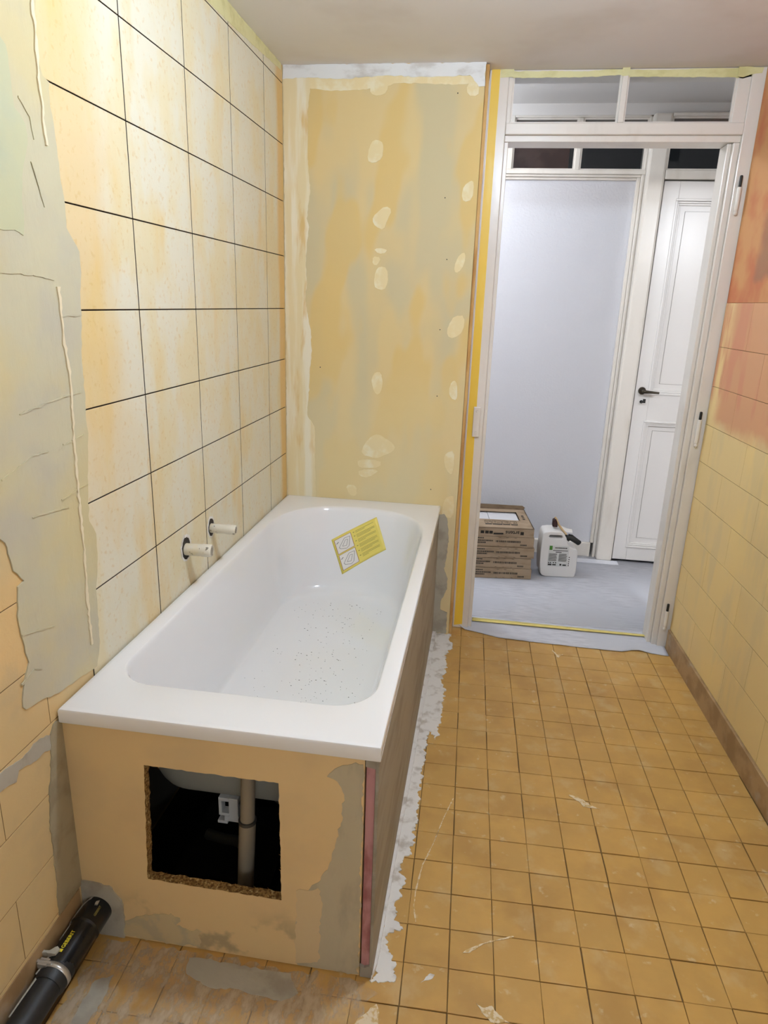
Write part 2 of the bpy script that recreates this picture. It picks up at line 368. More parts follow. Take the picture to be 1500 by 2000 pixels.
PL_R = [(-1.50, 2.277), (-1.51, 2.1), (-1.521, 1.929), (-1.531, 1.892), (-1.533, 1.854), (-1.523, 1.812), (-1.506, 1.807), (-1.508, 1.767), (-1.502, 1.728), (-1.5, 1.686), (-1.498, 1.644), (-1.492, 1.609), (-1.494, 1.561), (-1.477, 1.54), (-1.459, 1.519), (-1.46, 1.48), (-1.472, 1.428), (-1.474, 1.387), (-1.486, 1.314), (-1.487, 1.278), (-1.49, 1.206), (-1.492, 1.141), (-1.505, 1.062), (-1.515, 1.005), (-1.518, 0.964), (-1.496, 0.928), (-1.501, 0.872), (-1.517, 0.804), (-1.521, 0.729), (-1.526, 0.669), (-1.544, 0.624), (-1.576, 0.629)]
PL_B = [(-1.616, 0.632), (-1.688, 0.641), (-1.739, 0.658), (-1.788, 0.666), (-1.796, 0.676), (-1.785, 0.714), (-1.762, 0.754), (-1.772, 0.816), (-1.775, 0.86), (-1.764, 0.914), (-1.746, 0.917), (-1.769, 0.948), (-1.78, 1.008), (-1.80, 1.03), (-1.95, 1.06), (-1.95, 2.277)]
patch('plaster_patch', PL_R + PL_B, LEFT, G['wall_plaster'], wl, -.002, .0028, .006, .012, 1.0)
RIDGE = [(-1.53, 2.1), (-1.533, 1.925), (-1.534, 1.885), (-1.535, 1.847), (-1.539, 1.804), (-1.536, 1.776), (-1.538, 1.733), (-1.534, 1.697)]
RIDGE2 = [(-1.544, 1.45), (-1.543, 1.419), (-1.545, 1.394), (-1.545, 1.358), (-1.543, 1.316), (-1.536, 1.287), (-1.54, 1.226), (-1.546, 1.134), (-1.55, 1.047), (-1.55, 0.983), (-1.551, 0.91), (-1.558, 0.806), (-1.558, 0.737), (-1.558, 0.686)]
for i, R_ in enumerate((RIDGE, RIDGE2)):
    lft = ragged([(y - .0032, z) for y, z in R_], .007, .008, 5 + i, False); rgt = ragged([(y + .0032, z) for y, z in R_], .007, .008, 9 + i, False)
    MB().prism(lft + rgt[::-1], .002, .0058, LEFT).build('plaster_ridge', G['ridge_cream'], wl)
for i, R_ in enumerate(([(-1.78, 1.472), (-1.699, 1.469), (-1.617, 1.469), (-1.554, 1.462)], [(-1.547, 1.395), (-1.474, 1.396)], [(-1.70, 1.226), (-1.644, 1.232), (-1.599, 1.238), (-1.548, 1.241), (-1.497, 1.244)],
        [(-1.582, 1.147), (-1.55, 1.147), (-1.508, 1.155)], [(-1.768, 1.119), (-1.679, 1.145), (-1.63, 1.142)], [(-1.606, 1.036), (-1.55, 1.045), (-1.512, 1.046)], [(-1.701, 1.03), (-1.639, 1.024), (-1.585, 1.016)],
        [(-1.772, 0.816), (-1.725, 0.805), (-1.675, 0.79)], [(-1.79, 0.721), (-1.751, 0.734), (-1.728, 0.721)], [(-1.60, 1.76), (-1.575, 1.735), (-1.57, 1.70)], [(-1.585, 1.66), (-1.57, 1.62), (-1.56, 1.59)])):
    lft = ragged([(y, z - .0012) for y, z in R_], .004, .008, 85 + i, False); rgt = ragged([(y, z + .0012) for y, z in R_], .004, .008, 99 + i, False)
    MB().prism(lft + rgt[::-1], .002, .0044, LEFT).build('plaster_ridge', G['wall_plaster'], wl)
GREEN = [(-1.626, 1.836), (-1.618, 1.83), (-1.616, 1.813), (-1.618, 1.764), (-1.615, 1.74), (-1.601, 1.731), (-1.589, 1.718), (-1.586, 1.701), (-1.594, 1.678), (-1.612, 1.643), (-1.621, 1.599), (-1.624, 1.565), (-1.63, 1.534), (-1.653, 1.542), (-1.67, 1.537), (-1.95, 1.56), (-1.95, 1.9), (-1.68, 1.87)]
patch('green_paint_remnant', GREEN, LEFT, G['green_paint'], wl, .002, .0040, .005, .01, 2.0)
GP2 = [(-1.95, .60), (-1.875, 0.585), (-1.851, 0.581), (-1.813, 0.575), (-1.779, 0.581), (-1.756, 0.579), (-1.722, 0.564), (-1.726, 0.531), (-1.75, 0.543), (-1.778, 0.543), (-1.828, 0.558), (-1.838, 0.54), (-1.861, 0.546), (-1.90, 0.552)]
patch('plaster_patch', GP2, LEFT, G['plaster_gray'], wl, -.002, .0015, .006, .008, 3.0)
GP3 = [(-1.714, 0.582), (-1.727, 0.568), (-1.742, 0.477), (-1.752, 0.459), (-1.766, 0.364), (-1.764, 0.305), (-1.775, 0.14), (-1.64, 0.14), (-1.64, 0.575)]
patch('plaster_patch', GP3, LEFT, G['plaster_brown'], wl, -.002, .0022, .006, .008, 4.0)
# pale yellow tape along the ceiling edge
T0 = [(-.95, 2.2765), (-.02, 2.2765), (-.02, 2.255), (-.3, 2.238), (-.55, 2.225), (-.95, 2.215)]
patch('masking_tape', T0, LEFT, G['tape_pale'], wl, -.002, .0012, .003, .015, 6.0)
bl = S(Box('baseboard_left', G['skirting_brown'], 0.0006, .0025, YN, -1.70, -.002, .138, bev=.0005), 'brown skirting behind the black drain pipe', 'baseboard')

# ---- back wall: plasterboard
wb = S(Box('wall_back', G['plasterboard'], -.06, .756, 0, .10, -.06, CEIL), 'ochre plasterboard wall with filler spots behind the bathtub', 'wall')
BAND = [(0.102, 2.245), (0.107, 2.187), (0.099, 2.13), (0.097, 2.038), (0.099, 1.932), (0.109, 1.848), (0.103, 1.817), (0.093, 1.749), (0.102, 1.718), (0.095, 1.661), (0.088, 1.591), (0.093, 1.506), (0.087, 1.453), (0.096, 1.387), (0.112, 1.306), (0.112, 1.241), (0.103, 1.1), (0.094, 0.972), (0.127, 0.921), (0.13, 0.635), (.13, .60), (.003, .60), (.003, 2.245)]
patch('joint_filler', BAND, BACK, G['band_cream'], wb, -.002, .0018, .005, .01, 1.5)
patch('joint_filler', [(.003, 2.277), (.756, 2.277), (.756, 2.205), (.735, 2.20), (.70, 2.236), (.55, 2.232), (.4, 2.238), (.22, 2.228), (.1, 2.236), (.003, 2.23)], BACK, G['caulk_white'], wb, -.002, .003, .007, .012, 2.5)
patch('joint_filler', [(.1, 2.24), (.4, 2.24), (.72, 2.235), (.74, 2.21), (.6, 2.208), (.45, 2.215), (.32, 2.195), (.2, 2.19), (.1, 2.20)], BACK, G['filler_cream'], wb, -.002, .0012, .006, .012, 3.5)
SP = [[(0.336, 2.21), (0.348, 2.232), (0.379, 2.243), (0.402, 2.218), (0.401, 2.185), (0.369, 2.171), (0.335, 2.18)],
[(0.691, 2.205), (0.723, 2.223), (0.738, 2.204), (0.734, 2.169), (0.696, 2.173)],
[(0.329, 1.957), (0.338, 2.004), (0.353, 2.027), (0.383, 2.024), (0.393, 2.004), (0.388, 1.963), (0.356, 1.946)],
[(0.696, 1.842), (0.704, 1.872), (0.728, 1.892), (0.74, 1.884), (0.739, 1.825), (0.704, 1.815)],
[(0.354, 1.747), (0.367, 1.769), (0.407, 1.8), (0.432, 1.785), (0.415, 1.748), (0.403, 1.712), (0.369, 1.723)],
[(0.361, 1.645), (0.419, 1.644), (0.409, 1.627), (0.385, 1.623)], [(0.361, 1.616), (0.394, 1.611), (0.383, 1.582), (0.362, 1.584)],
[(0.368, 1.514), (0.373, 1.559), (0.39, 1.58), (0.421, 1.573), (0.426, 1.516), (0.41, 1.489), (0.375, 1.495)],
[(0.683, 1.567), (0.689, 1.605), (0.707, 1.633), (0.726, 1.637), (0.724, 1.593), (0.701, 1.56)],
[(0.671, 1.321), (0.673, 1.361), (0.698, 1.401), (0.738, 1.403), (0.736, 1.343), (0.7, 1.312)],
[(0.368, 1.141), (0.385, 1.167), (0.408, 1.165), (0.417, 1.127), (0.41, 1.081), (0.39, 1.072), (0.375, 1.102)],
[(0.691, 1.107), (0.702, 1.143), (0.719, 1.147), (0.728, 1.108), (0.727, 1.064), (0.701, 1.074)],
[(0.329, 0.814), (0.346, 0.863), (0.375, 0.897), (0.404, 0.908), (0.434, 0.892), (0.47, 0.871), (0.478, 0.847), (0.459, 0.829), (0.424, 0.814), (0.401, 0.801)],
[(0.318, 0.792), (0.419, 0.796), (0.419, 0.763), (0.342, 0.755), (0.318, 0.762)], [(0.322, 0.747), (0.42, 0.754), (0.368, 0.714), (0.325, 0.717)],
[(0.265, 0.676), (0.314, 0.676), (0.318, 0.627), (0.284, 0.628)], [(0.688, 0.814), (0.695, 0.843), (0.731, 0.858), (0.733, 0.781), (0.724, 0.747), (0.699, 0.773)],
[(0.694, 0.608), (0.704, 0.646), (0.726, 0.66), (0.743, 0.658), (0.746, 0.56), (0.695, 0.56)]]
for i, p in enumerate(SP): patch('filler_spot', smoothpoly(p, 1), BACK, G['filler_cream'], wb, -.002, .0022, .0025, .008, 10 + i)
patch('plaster_patch', [(0.691, 0.57), (0.704, 0.575), (0.719, 0.555), (0.725, 0.503), (0.73, 0.456), (0.726, 0.383), (0.718, 0.322), (0.736, 0.274), (0.736, 0.224), (0.711, 0.159), (0.712, 0.12), (0.745, .11), (0.745, .004), (0.665, 0.004), (.665, .57)], BACK, G['plaster_gray'], wb, -.002, .0028, .005, .008, 33.)
for (x, z) in ((.660, 2.18), (.634, 1.83), (.654, 1.61), (.642, 1.345), (.645, 1.08), (.640, .68), (.15, 1.175)):
    MB().tube([(x, .0005, z), (x, -.0012, z)], .0022, 10).build('screw_head', G['iron_dark'], wb)
batten = Box('batten', G['raw_wood'], .757, .769, .006, .078, .0, CEIL - .004, wb, bev=.001)

# ---- right wall
wr = empty('wall_right'); S(wr, 'right wall with faded orange and ochre tiles beside the doorway', 'wall')
MB().prism([(xr(.2) + .006, .2), (xr(YN) + .006, YN - .05), (xr(YN) + .12, YN - .05), (xr(.2) + .12, .2)], -.06, CEIL, FLOOR).build('wall_core', G['joint_tan'], wr)
ang = math.atan2(-.035, 1)         # wall direction
dn = Vector((-.035, 1)).normalized(); nn = Vector((-dn.y, dn.x))   # nn points into the room (-x)
RIGHT = lambda u, v, h: (dn.x * u + nn.x * h, dn.y * u + nn.y * h, v)
zr2 = [.095, .253, .405, .558, .710, .862, 1.014, 1.166, 1.318, 1.482]
for j in range(len(zr2) - 1):
    y1 = .075; off = (-.02 if j % 2 == 1 else -.19)
    ys = [y1, off]
    while ys[-1] > YN + .35: ys.append(ys[-1] - .333)
    ys.append(YN)
    for i in range(len(ys) - 1):
        w = ys[i] - ys[i + 1] - .0012; h = zr2[j + 1] - zr2[j] - .0014
        me = tile_mesh('wall_tile_r', w, h, .006, .0006, RIGHT, G['right_tile'], G['joint_tan'])
        o = link('wall_tile', me, wr); yc = (ys[i] + ys[i + 1]) / 2; o.location = (xr(yc), yc, (zr2[j] + zr2[j + 1]) / 2)
MB().prism([(xr(.075) + .0015, .075), (xr(YN) + .0015, YN), (xr(YN) + .01, YN), (xr(.075) + .01, .075)], 1.4825, CEIL, FLOOR).build('upper_plaster', G['right_upper'], wr)
br = S(MB().prism([(xr(.07) - .009, .07), (xr(YN) - .009, YN), (xr(YN) + .004, YN), (xr(.07) + .004, .07)], -.002, .094, FLOOR).build('baseboard_right', G['skirting_brown'], bev=.002), 'brown skirting along the foot of the right wall', 'baseboard')
# ---- wall behind the camera
wn = S(Box('wall_near', G['hall_paint'], -.12, 2.0, YN - .15, YN - .001, -.06, CEIL), 'plain wall behind the viewer', 'wall')

# ---- hall shell
HF = -.001
hf = S(Box('floor_hall', G['hall_paint'], -.8, 3.3, .08, 1.45, -.06, HF), 'hall floor under the protective fleece', 'floor')
HC = 2.446
hc = S(Box('ceiling_hall', G['hall_paint'], -.8, 3.3, .20, 1.45, HC, HC + .08), 'pale hall ceiling seen through the transom', 'ceiling')
hn = empty('wall_hall_near'); S(hn, 'hall side of the wall around the bathroom doorway', 'wall')
Box('wall_panel', G['hall_paint'], -.8, .748, .101, .199, -.06, HC, hn)
Box('wall_panel', G['hall_paint'], .748, 1.95, .13, .199, CEIL + .081, HC, hn)
Box('wall_panel', G['hall_paint'], xr(0) + .125, 1.880, .05, .199, -.06, HC, hn)
Box('wall_panel', G['hall_paint'], 1.880, 2.78, .05, .199, 2.06, HC, hn)
Box('wall_panel', G['hall_paint'], 2.78, 3.3, .05, .199, -.06, HC, hn)
S(Box('wall_hall_left', G['hall_paint'], -.9, -.8, .10, 1.45, -.06, HC), 'left end wall of the hall', 'wall')
S(Box('wall_hall_right', G['hall_paint'], 3.3, 3.4, -2.7, 1.45, -.06, HC), 'right end wall of the hall and next room', 'wall')
S(Box('floor_side_room', G['fleece'], 1.97, 3.3, -2.7, .08, -.06, HF), 'floor of the lit room next door', 'floor')
S(Box('ceiling_side_room', G['hall_paint'], 1.96, 3.3, -2.7, .20, HC + .001, HC + .08), 'ceiling of the lit room next door', 'ceiling')
S(Box('wall_side_room', G['hall_paint'], 1.96, 3.3, -2.8, -2.7, -.06, HC), 'back wall of the lit room next door', 'wall')
# hall far wall: papered infill, masonry around
hw = empty('wall_hall_far'); S(hw, 'light grey textured wallpaper wall across the hall', 'wall')
Box('wallpaper', G['hall_paper'], -.8, 1.541, 1.225, 1.30, HF, 2.092, hw)
Box('masonry', G['hall_paint'], -.8, 3.3, 1.20, 1.30, 2.392, HC, hw)
Box('masonry', G['hall_paint'], -.8, .84, 1.20, 1.30, 2.092, 2.392, hw)
Box('masonry', G['hall_paint'], 2.10, 3.3, 1.20, 1.30, HF, 2.392, hw)
bh = S(Box('baseboard_hall', G['frame_white'], -.8, 1.545, 1.20, 1.2245, HF, .088, bev=.004), 'low white skirting under the hall wallpaper', 'baseboard')
# wooden frame around the infill and the transoms
tr = empty('trim_1'); S(tr, 'white moulded wooden frame around the hall wallpaper and transoms', 'trim')
Box('moulding', G['frame_white'], 1.541, 1.560, 1.205, 1.30, .088, 2.11, tr, .004)
Box('moulding', G['frame_white'], 1.560, 1.578, 1.192, 1.30, HF, 2.125, tr, .005)
Box('post', G['frame_white'], 1.578, 1.669, 1.150, 1.30, HF, 2.392, tr, .012)
Box('rail', G['frame_white'], .80, 1.541, 1.208, 1.30, 2.092, 2.104, tr, .003)
Box('rail', G['frame_white'], .80, 1.560, 1.195, 1.30, 2.104, 2.116, tr, .004)
Box('rail', G['frame_white'], .80, 1.578, 1.185, 1.30, 2.116, 2.138, tr, .004)
Box('stile', G['frame_white'], .84, .893, 1.195, 1.30, 2.138, 2.392, tr, .003)
Box('stile', G['frame_white'], 1.567, 1.578, 1.195, 1.30, 2.138, 2.392, tr, .003)
Box('head_rail', G['frame_white'], .893, 1.578, 1.195, 1.30, 2.382, 2.392, tr, .003)
Box('door_head', G['frame_white'], 1.669, 2.10, 1.150, 1.30, 2.090, 2.133, tr, .004)
Box('head_rail', G['frame_white'], 1.669, 2.10, 1.150, 1.30, 2.376, 2.392, tr, .003)
Box('stile', G['frame_white'], 1.965, 2.10, 1.150, 1.30, 2.133, 2.376, tr, .003)
def hall_window(name, x0, x1, y, z0, z1, label, back=None, mull=None):
    w = empty(name, ((x0 + x1) / 2, y, z0)); S(w, label, 'window'); w.location = (0, 0, 0)
    ed = [x0] + ([mull - .013, mull + .013] if mull else []) + [x1]
    for i in range(0, len(ed), 2):
        a, b = ed[i], ed[i + 1]
        for (u0, u1, v0, v1) in ((a, b, z0, z0 + .008), (a, b, z1 - .008, z1), (a, a + .008, z0 + .008, z1 - .008), (b - .008, b, z0 + .008, z1 - .008)):
            Box('glazing_bead', G['frame_white'], u0, u1, y + .008, y + .02, v0, v1, w)
        Box('pane', G['pane_glass'], a + .008, b - .008, y + .022, y + .025, z0 + .008, z1 - .008, w)
    if mull: Box('mullion', G['frame_white'], mull - .013, mull + .013, y + .002, y + .06, z0, z1, w, .003)
    return w
w2 = hall_window('window_2', .893, 1.567, 1.20, 2.138, 2.382, 'two-pane dark hall transom above the grey wallpaper', mull=1.229)
w3 = hall_window('window_3', 1.669, 1.965, 1.155, 2.133, 2.376, 'single-pane dark hall transom above the white panelled door')
bb_ = S(Box('wall_beyond', G['brown_board'], .70, 1.222, 1.62, 1.66, 1.9, 2.6), 'dim brown wall glimpsed behind the left hall transom pane', 'wall')

# ---- hall panelled door
d2 = empty('door_2', (1.671, 1.15, 0)); S(d2, 'white panelled hall door with dark lever handle', 'door')
DX = 1.671; DY = 1.15
def dbox(nm, mt, x0, x1, yf, yb, z0, z1, bev=0.0, p=d2): return Box(nm, mt, x0 - DX, x1 - DX, yf - DY, yb - DY, z0, z1, p, bev)
x0, x1 = 1.673, 2.095
P = [(1.012, 1.990), (.105, .842)]; PX = (1.752, 1.972)
dbox('stile', G['door_white'], x0, PX[0], 1.165, 1.21, .014, 2.084, .002)
dbox('stile', G['door_white'], PX[1], x1, 1.165, 1.21, .014, 2.084, .002)
dbox('rail', G['door_white'], PX[0], PX[1], 1.165, 1.21, P[0][1], 2.084, .002)
dbox('rail', G['door_white'], PX[0], PX[1], 1.165, 1.21, P[1][1], P[0][0], .002)
dbox('rail', G['door_white'], PX[0], PX[1], 1.165, 1.21, .014, P[1][0], .002)
for (z0, z1) in P:
    a, b = PX
    for k, (ins, wd_, dep) in enumerate(((-.012, .012, -.006), (0, .010, .002), (.010, .010, .007))):
        A, B, C, D = a + ins, b - ins, z0 + ins, z1 - ins
        m = MB()
        m.box(A - DX, B - DX, 1.165 + dep - DY, .05, C, C + wd_); m.box(A - DX, B - DX, 1.165 + dep - DY, .05, D - wd_, D)
        m.box(A - DX, A + wd_ - DX, 1.165 + dep - DY, .05, C + wd_, D - wd_); m.box(B - wd_ - DX, B - DX, 1.165 + dep - DY, .05, C + wd_, D - wd_)
        m.build('panel_moulding', G['door_white'], d2, bev=.0025)
    pn = dbox('panel', G['door_white'], a + .02, b - .02, 1.185, 1.20, z0 + .02, z1 - .02)
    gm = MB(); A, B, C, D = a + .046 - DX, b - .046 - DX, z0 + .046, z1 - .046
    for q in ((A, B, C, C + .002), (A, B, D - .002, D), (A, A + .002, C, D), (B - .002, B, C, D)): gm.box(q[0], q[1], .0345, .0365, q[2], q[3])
    gm.build('groove', G['groove_gray'], pn)  # thin gray strips painted as crease shade around the raised field
    dbox('raised_field', G['door_white'], a + .048, b - .048, 1.1815, 1.186, z0 + .048, z1 - .048, .0, pn)
hd = MB().tube([(1.708 - DX, .014, 1.019), (1.708 - DX, .003, 1.019)], [.021, .019], 20).build('handle', G['brass_dark'], d2, 40)
MB().tube([(1.708 - DX, .01, 1.019), (1.708 - DX, -.03, 1.019), (1.716 - DX, -.042, 1.019), (1.75 - DX, -.044, 1.018), (1.787 - DX, -.044, 1.016)], [.009, .009, .009, .007, .006], 12).build('lever', G['brass_dark'], hd, 50)
ky = MB().tube([(1.712 - DX, .014, .958), (1.712 - DX, .008, .958)], .009, 14).build('keyhole_plate', G['iron_dark'], d2, 40)
MB().tube([(1.712 - DX, .012, .958), (1.712 - DX, -.022, .960)], .004, 8).box(1.712 - DX, 1.726 - DX, -.026, -.020, .956, .978).build('key', G['iron_dark'], ky)
# small plaster film on the floor by the frame
pf = Box('plastic_film', G['film_white'], 1.46, 1.700, 1.085, 1.150, .0036, .0050); tag(pf, 'shiny pale plastic film taped at the foot of the hall door frame', 'film')

# ================================================================== BATHROOM DOORWAY
YF = .08
d1 = empty('door_1', (.76, YF, 0)); S(d1, 'white painted door frame of the bathroom doorway, door taken off', 'door frame'); d1.location = (0, 0, 0)
FW = G['frame_white']
jl = Box('jamb', FW, .770, .842, YF, .20, .0, CEIL - .001, d1, .003)
Box('door_stop', FW, .842, .857, YF + .014, .20, 0, 2.0395, jl, .002)
jr = Box('jamb', FW, 1.690, 1.742, YF, .20, .0, CEIL - .001, d1, .003)
Box('door_stop', FW, 1.668, 1.690, YF + .012, .20, 0, 2.0395, jr, .003)
Box('door_stop', FW, 1.652, 1.668, YF + .030, .20, 0, 2.0395, jr, .003)
hr = Box('head_rail', FW, .842, 1.690, YF - .004, .20, 2.062, 2.101, d1, .003)
Box('door_stop', FW, .842, 1.690, YF + .012, .20, 2.040, 2.062, hr, .002)
Box('top_rail', FW, .842, 1.690, YF + .006, .20, 2.262, CEIL - .001, d1, .002)
Box('stile', FW, .842, .857, YF + .004, .12, 2.101, 2.262, d1, .002)
Box('stile', FW, 1.645, 1.690, YF + .004, .12, 2.101, 2.262, d1, .002)
Box('mullion', FW, 1.247, 1.268, YF - .004, .125, 2.101, 2.262, d1, .003)
# strike plate
sp_ = Box('strike_plate', G['frame_white'], .798, .828, YF - .012, YF + .001, .906, 1.034, d1, .003)
for z in (.926, 1.016): MB().tube([(.813, YF - .011, z), (.813, YF - .0145, z)], [.0058, .0045], 14).build('screw', G['frame_white'], sp_, 40)
# lift-off hinge pins on the right jamb
for (z0, z1, zp) in ((1.792, 1.888, 1.928), (.915, 1.030, 1.062), (.088, .180, .215)):
    x = 1.708; y = YF - .008
    prof = [(z0, .002), (z0 + .003, .006), (z0 + .008, .0078), (z0 + .013, .006), (z0 + .016, .0045), (z0 + .019, .007), (z0 + .03, .0078), (z1 - .006, .0078), (z1, .0070)]
    hg = MB().tube([(x, y, z) for z, r in prof], [r for z, r in prof], 16).box(x - .002, x + .002, y, YF + .01, z0 + .03, z1 - .02).build('hinge', G['frame_white'], d1, 40)
    MB().tube([(x, y, z1), (x, y, zp - .002), (x, y, zp)], [.0052, .0052, .003], 14).build('hinge_pin', G['iron_dark'], hg, 40)
# window_1: transom glazing
w1 = empty('window_1'); S(w1, 'clear two-pane transom above the bathroom doorway', 'window')
for a, b in ((.857, 1.247), (1.268, 1.645)):
    Box('pane', G['pane_glass'], a, b, YF + .020, YF + .023, 2.101, 2.262, w1)
    for (u0, u1, v0, v1) in ((a, b, 2.101, 2.107), (a, a + .006, 2.107, 2.262), (b - .006, b, 2.107, 2.262)):
        Box('glazing_bead', FW, u0, u1, YF + .010, YF + .020, v0, v1, w1)
# tape
def DOORF(h0): return lambda u, v, h: (u, YF - h0 - h, v)
t1 = patch('masking_tape', [(.777, 2.277), (.808, 2.277), (.8085, 1.5), (.810, .8), (.8145, .02), (.777, .012), (.776, .8), (.776, 1.6)], DOORF(0), G['tape_yellow'], d1, -.0005, .0009, .0008, .02, 1.)
patch('masking_tape', [(.809, 2.277), (.858, 2.277), (.858, 2.252), (.809, 2.250)], DOORF(0), G['tape_pale'], d1, -.0005, .0011, .001, .01, 2.)
patch('masking_tape', [(.850, 2.272), (1.0, 2.271), (1.12, 2.268), (1.2, 2.274), (1.245, 2.275), (1.25, 2.256), (1.1, 2.250), (.95, 2.250), (.850, 2.2505)], DOORF(-.0055), G['tape_pale'], d1, 0, .0015, .003, .01, 3.)
patch('masking_tape', [(1.243, 2.277), (1.27, 2.277), (1.27, 2.252), (1.243, 2.250)], DOORF(.004), G['tape_pale'], d1, 0, .0015, .002, .01, 4.)
patch('masking_tape', [(1.266, 2.273), (1.4, 2.270), (1.55, 2.275), (1.63, 2.273), (1.70, 2.276), (1.70, 2.250), (1.66, 2.240), (1.63, 2.245), (1.45, 2.248), (1.268, 2.250)], DOORF(-.0055), G['tape_pale'], d1, 0, .0015, .003, .01, 5.)
patch('masking_tape', [(1.64, 2.276), (1.725, 2.274), (1.72, 2.256), (1.68, 2.252), (1.66, 2.243), (1.64, 2.247)], DOORF(0), G['tape_pale'], d1, -.0005, .0012, .003, .01, 6.)

# ---- fleece: one sheet over the hall floor, lapping onto the bathroom tiles
CL = [(0.80, 0.085), (0.822, 0.060), (0.87, 0.052), (0.906, 0.037), (0.975, 0.013), (1.044, 0.005), (1.18, 0.0), (1.315, -0.006), (1.447, -0.007), (1.524, -0.009), (1.566, 0.014), (1.605, 0.015), (1.646, 0.002), (1.722, -0.008)]
m = MB(); NXC = 60
def cl_y(x):
    for (a, b), (c, d) in zip(CL, CL[1:]):
        if a <= x <= c: return b + (d - b) * (x - a) / (c - a)
    return CL[0][1] if x < CL[0][0] else CL[-1][1]
vs = []; NR = 12
for i in range(NXC + 1):
    x = .80 + (1.722 - .80) * i / NXC
    for j in range(NR):
        t = j / (NR - 1); y = cl_y(x) + (.215 - cl_y(x)) * t + (noise.noise((x * 60, 3, 0)) * .003 if j == 0 else 0)
        z = .0035 + .004 * abs(noise.noise((x * 9, y * 22, 1.3))) * (1 - t) + (.004 * math.exp(-((x - 1.6) / .03) ** 2) if j < 2 else 0)
        z += .012 * math.exp(-((x - .80) / .02) ** 2) * (1 - t)
        vs.append((x, y, z))
fs = [(i * NR + j, (i + 1) * NR + j, (i + 1) * NR + j + 1, i * NR + j + 1) for i in range(NXC) for j in range(NR - 1)]
m.add(vs, fs)
m.add([(-.8, .205, .0034), (3.29, .205, .0034), (3.29, 1.199, .0034), (-.8, 1.199, .0034)], [(0, 1, 2, 3)])
fl = m.build('protective_fleece', G['fleece'], smooth=60); sol = fl.modifiers.new('thick', 'SOLIDIFY'); sol.thickness = .002; sol.offset = -1
tag(fl, 'light grey protective fleece covering the hall floor and lapping over the threshold', 'floor cover')
m = MB(); tp = []
for i in range(31):
    x = .86 + (1.668 - .86) * i / 30; w = .036 * (1 - .45 * i / 30)
    y = .182 - .012 * i / 30; z = .0105 + .0008 * noise.noise((x * 20, 0, 0)); tp.append((x, y, z, w))
vs = [(x, y - w, z) for x, y, z, w in tp] + [(x, y, z) for x, y, z, w in tp]
m.add(vs, [(i, i + 1, 31 + i + 1, 31 + i) for i in range(30)])
tt = m.build('masking_tape', G['tape_soft'], smooth=60); sol = tt.modifiers.new('thick', 'SOLIDIFY'); sol.thickness = .001; sol.offset = -1
tag(tt, 'yellow tape strip across the fleece in the doorway', 'tape')

# ---- plaster residues on the floor
FP = [(0.774, 0.0), (0.757, -0.031), (0.784, -0.108), (0.755, -0.198), (0.765, -0.283), (0.752, -0.409), (0.769, -0.481), (0.769, -0.554), (0.765, -0.656), (0.764, -0.781), (0.757, -0.797), (0.732, -0.751), (0.73, -0.832), (0.727, -0.928), (0.728, -1.075), (0.734, -1.158), (0.733, -1.247), (0.728, -1.31), (0.708, -1.367), (0.717, -1.407), (0.72, -1.437), (0.71, -1.494), (0.712, -1.534), (0.736, -1.553), (0.703, -1.57), (0.703, -1.611), (0.727, -1.649), (0.736, -1.687), (0.691, -1.702), (.684, -1.70), (.684, .0)]
patch('plaster_residue', FP, FLOOR, G['plaster_white'], floor, -.003, .0022, .020, .004, 7.)
for i, (pl, am) in enumerate((([(.682, -1.70), (.690, -1.66), (.692, -1.3), (.697, -.9), (.701, -.4), (.700, -.005), (.682, -.005)], .002),)):
    patch('plaster_residue', pl, FLOOR, G['plaster_white'], floor, 0, .011, am, .012, 17. + i)
for i, pl in enumerate(([(1.206, -1.016), (1.186, -0.997), (1.215, -1.0), (1.25, -1.03), (1.272, -1.042), (1.226, -1.039)], [(0.914, -1.707), (0.931, -1.715), (0.947, -1.707), (0.955, -1.716), (0.985, -1.737), (0.945, -1.743)],
        [(0.795, -1.675), (0.811, -1.657), (0.82, -1.657), (0.815, -1.668), (0.792, -1.681)], [(1.216, -0.055), (1.23, -0.076), (1.238, -0.096), (1.262, -0.084), (1.236, -0.12), (1.223, -0.082)], [(.74, -.63), (.765, -.63), (.77, -.60), (.762, -.575), (.745, -.58)])):
    patch('plaster_splash', pl, FLOOR, G['streak_plaster'] if i != 2 else G['plaster_white'], floor, 0, .0010, .006, .004, 40. + i)
ST = [(0.833, -1.079), (0.808, -1.171), (0.786, -1.275), (0.764, -1.352), (0.755, -1.438), (0.755, -1.485), (.765, -1.53)]
patch('plaster_splash', [(x - .0012, y) for x, y in ST] + [(x + .0016, y) for x, y in ST[::-1]], FLOOR, G['streak_plaster'], floor, 0, .0007, .003, .006, 51.)
patch('plaster_splash', [(.882, -1.592), (.893, -1.580), (.93, -1.556), (1.0, -1.526), (1.001, -1.5285), (.93, -1.560), (.897, -1.588)], FLOOR, G['streak_plaster'], floor, 0, .0009, .003, .008, 52.)
film_patch('plaster_haze', [(.05, -1.70), (.665, -1.70), (.70, -1.72), (.66, -1.80), (.64, -2.0), (.04, -2.05), (.05, -1.85)], FLOOR, G['haze_plaster'], floor, .0011, .02, .015, 53.)
patch('plaster_residue', [(.265, -1.712), (.50, -1.712), (.53, -1.75), (.50, -1.775), (.40, -1.765), (.345, -1.775), (.27, -1.75)], FLOOR, G['plaster_gray'], floor, 0, .0020, .008, .008, 54.)
patch('plaster_residue', [(.66, -1.80), (.705, -1.745), (.715, -1.80), (.70, -1.9), (.66, -1.9)], FLOOR, G['streak_plaster'], floor, 0, .0018, .01, .008, 55.)
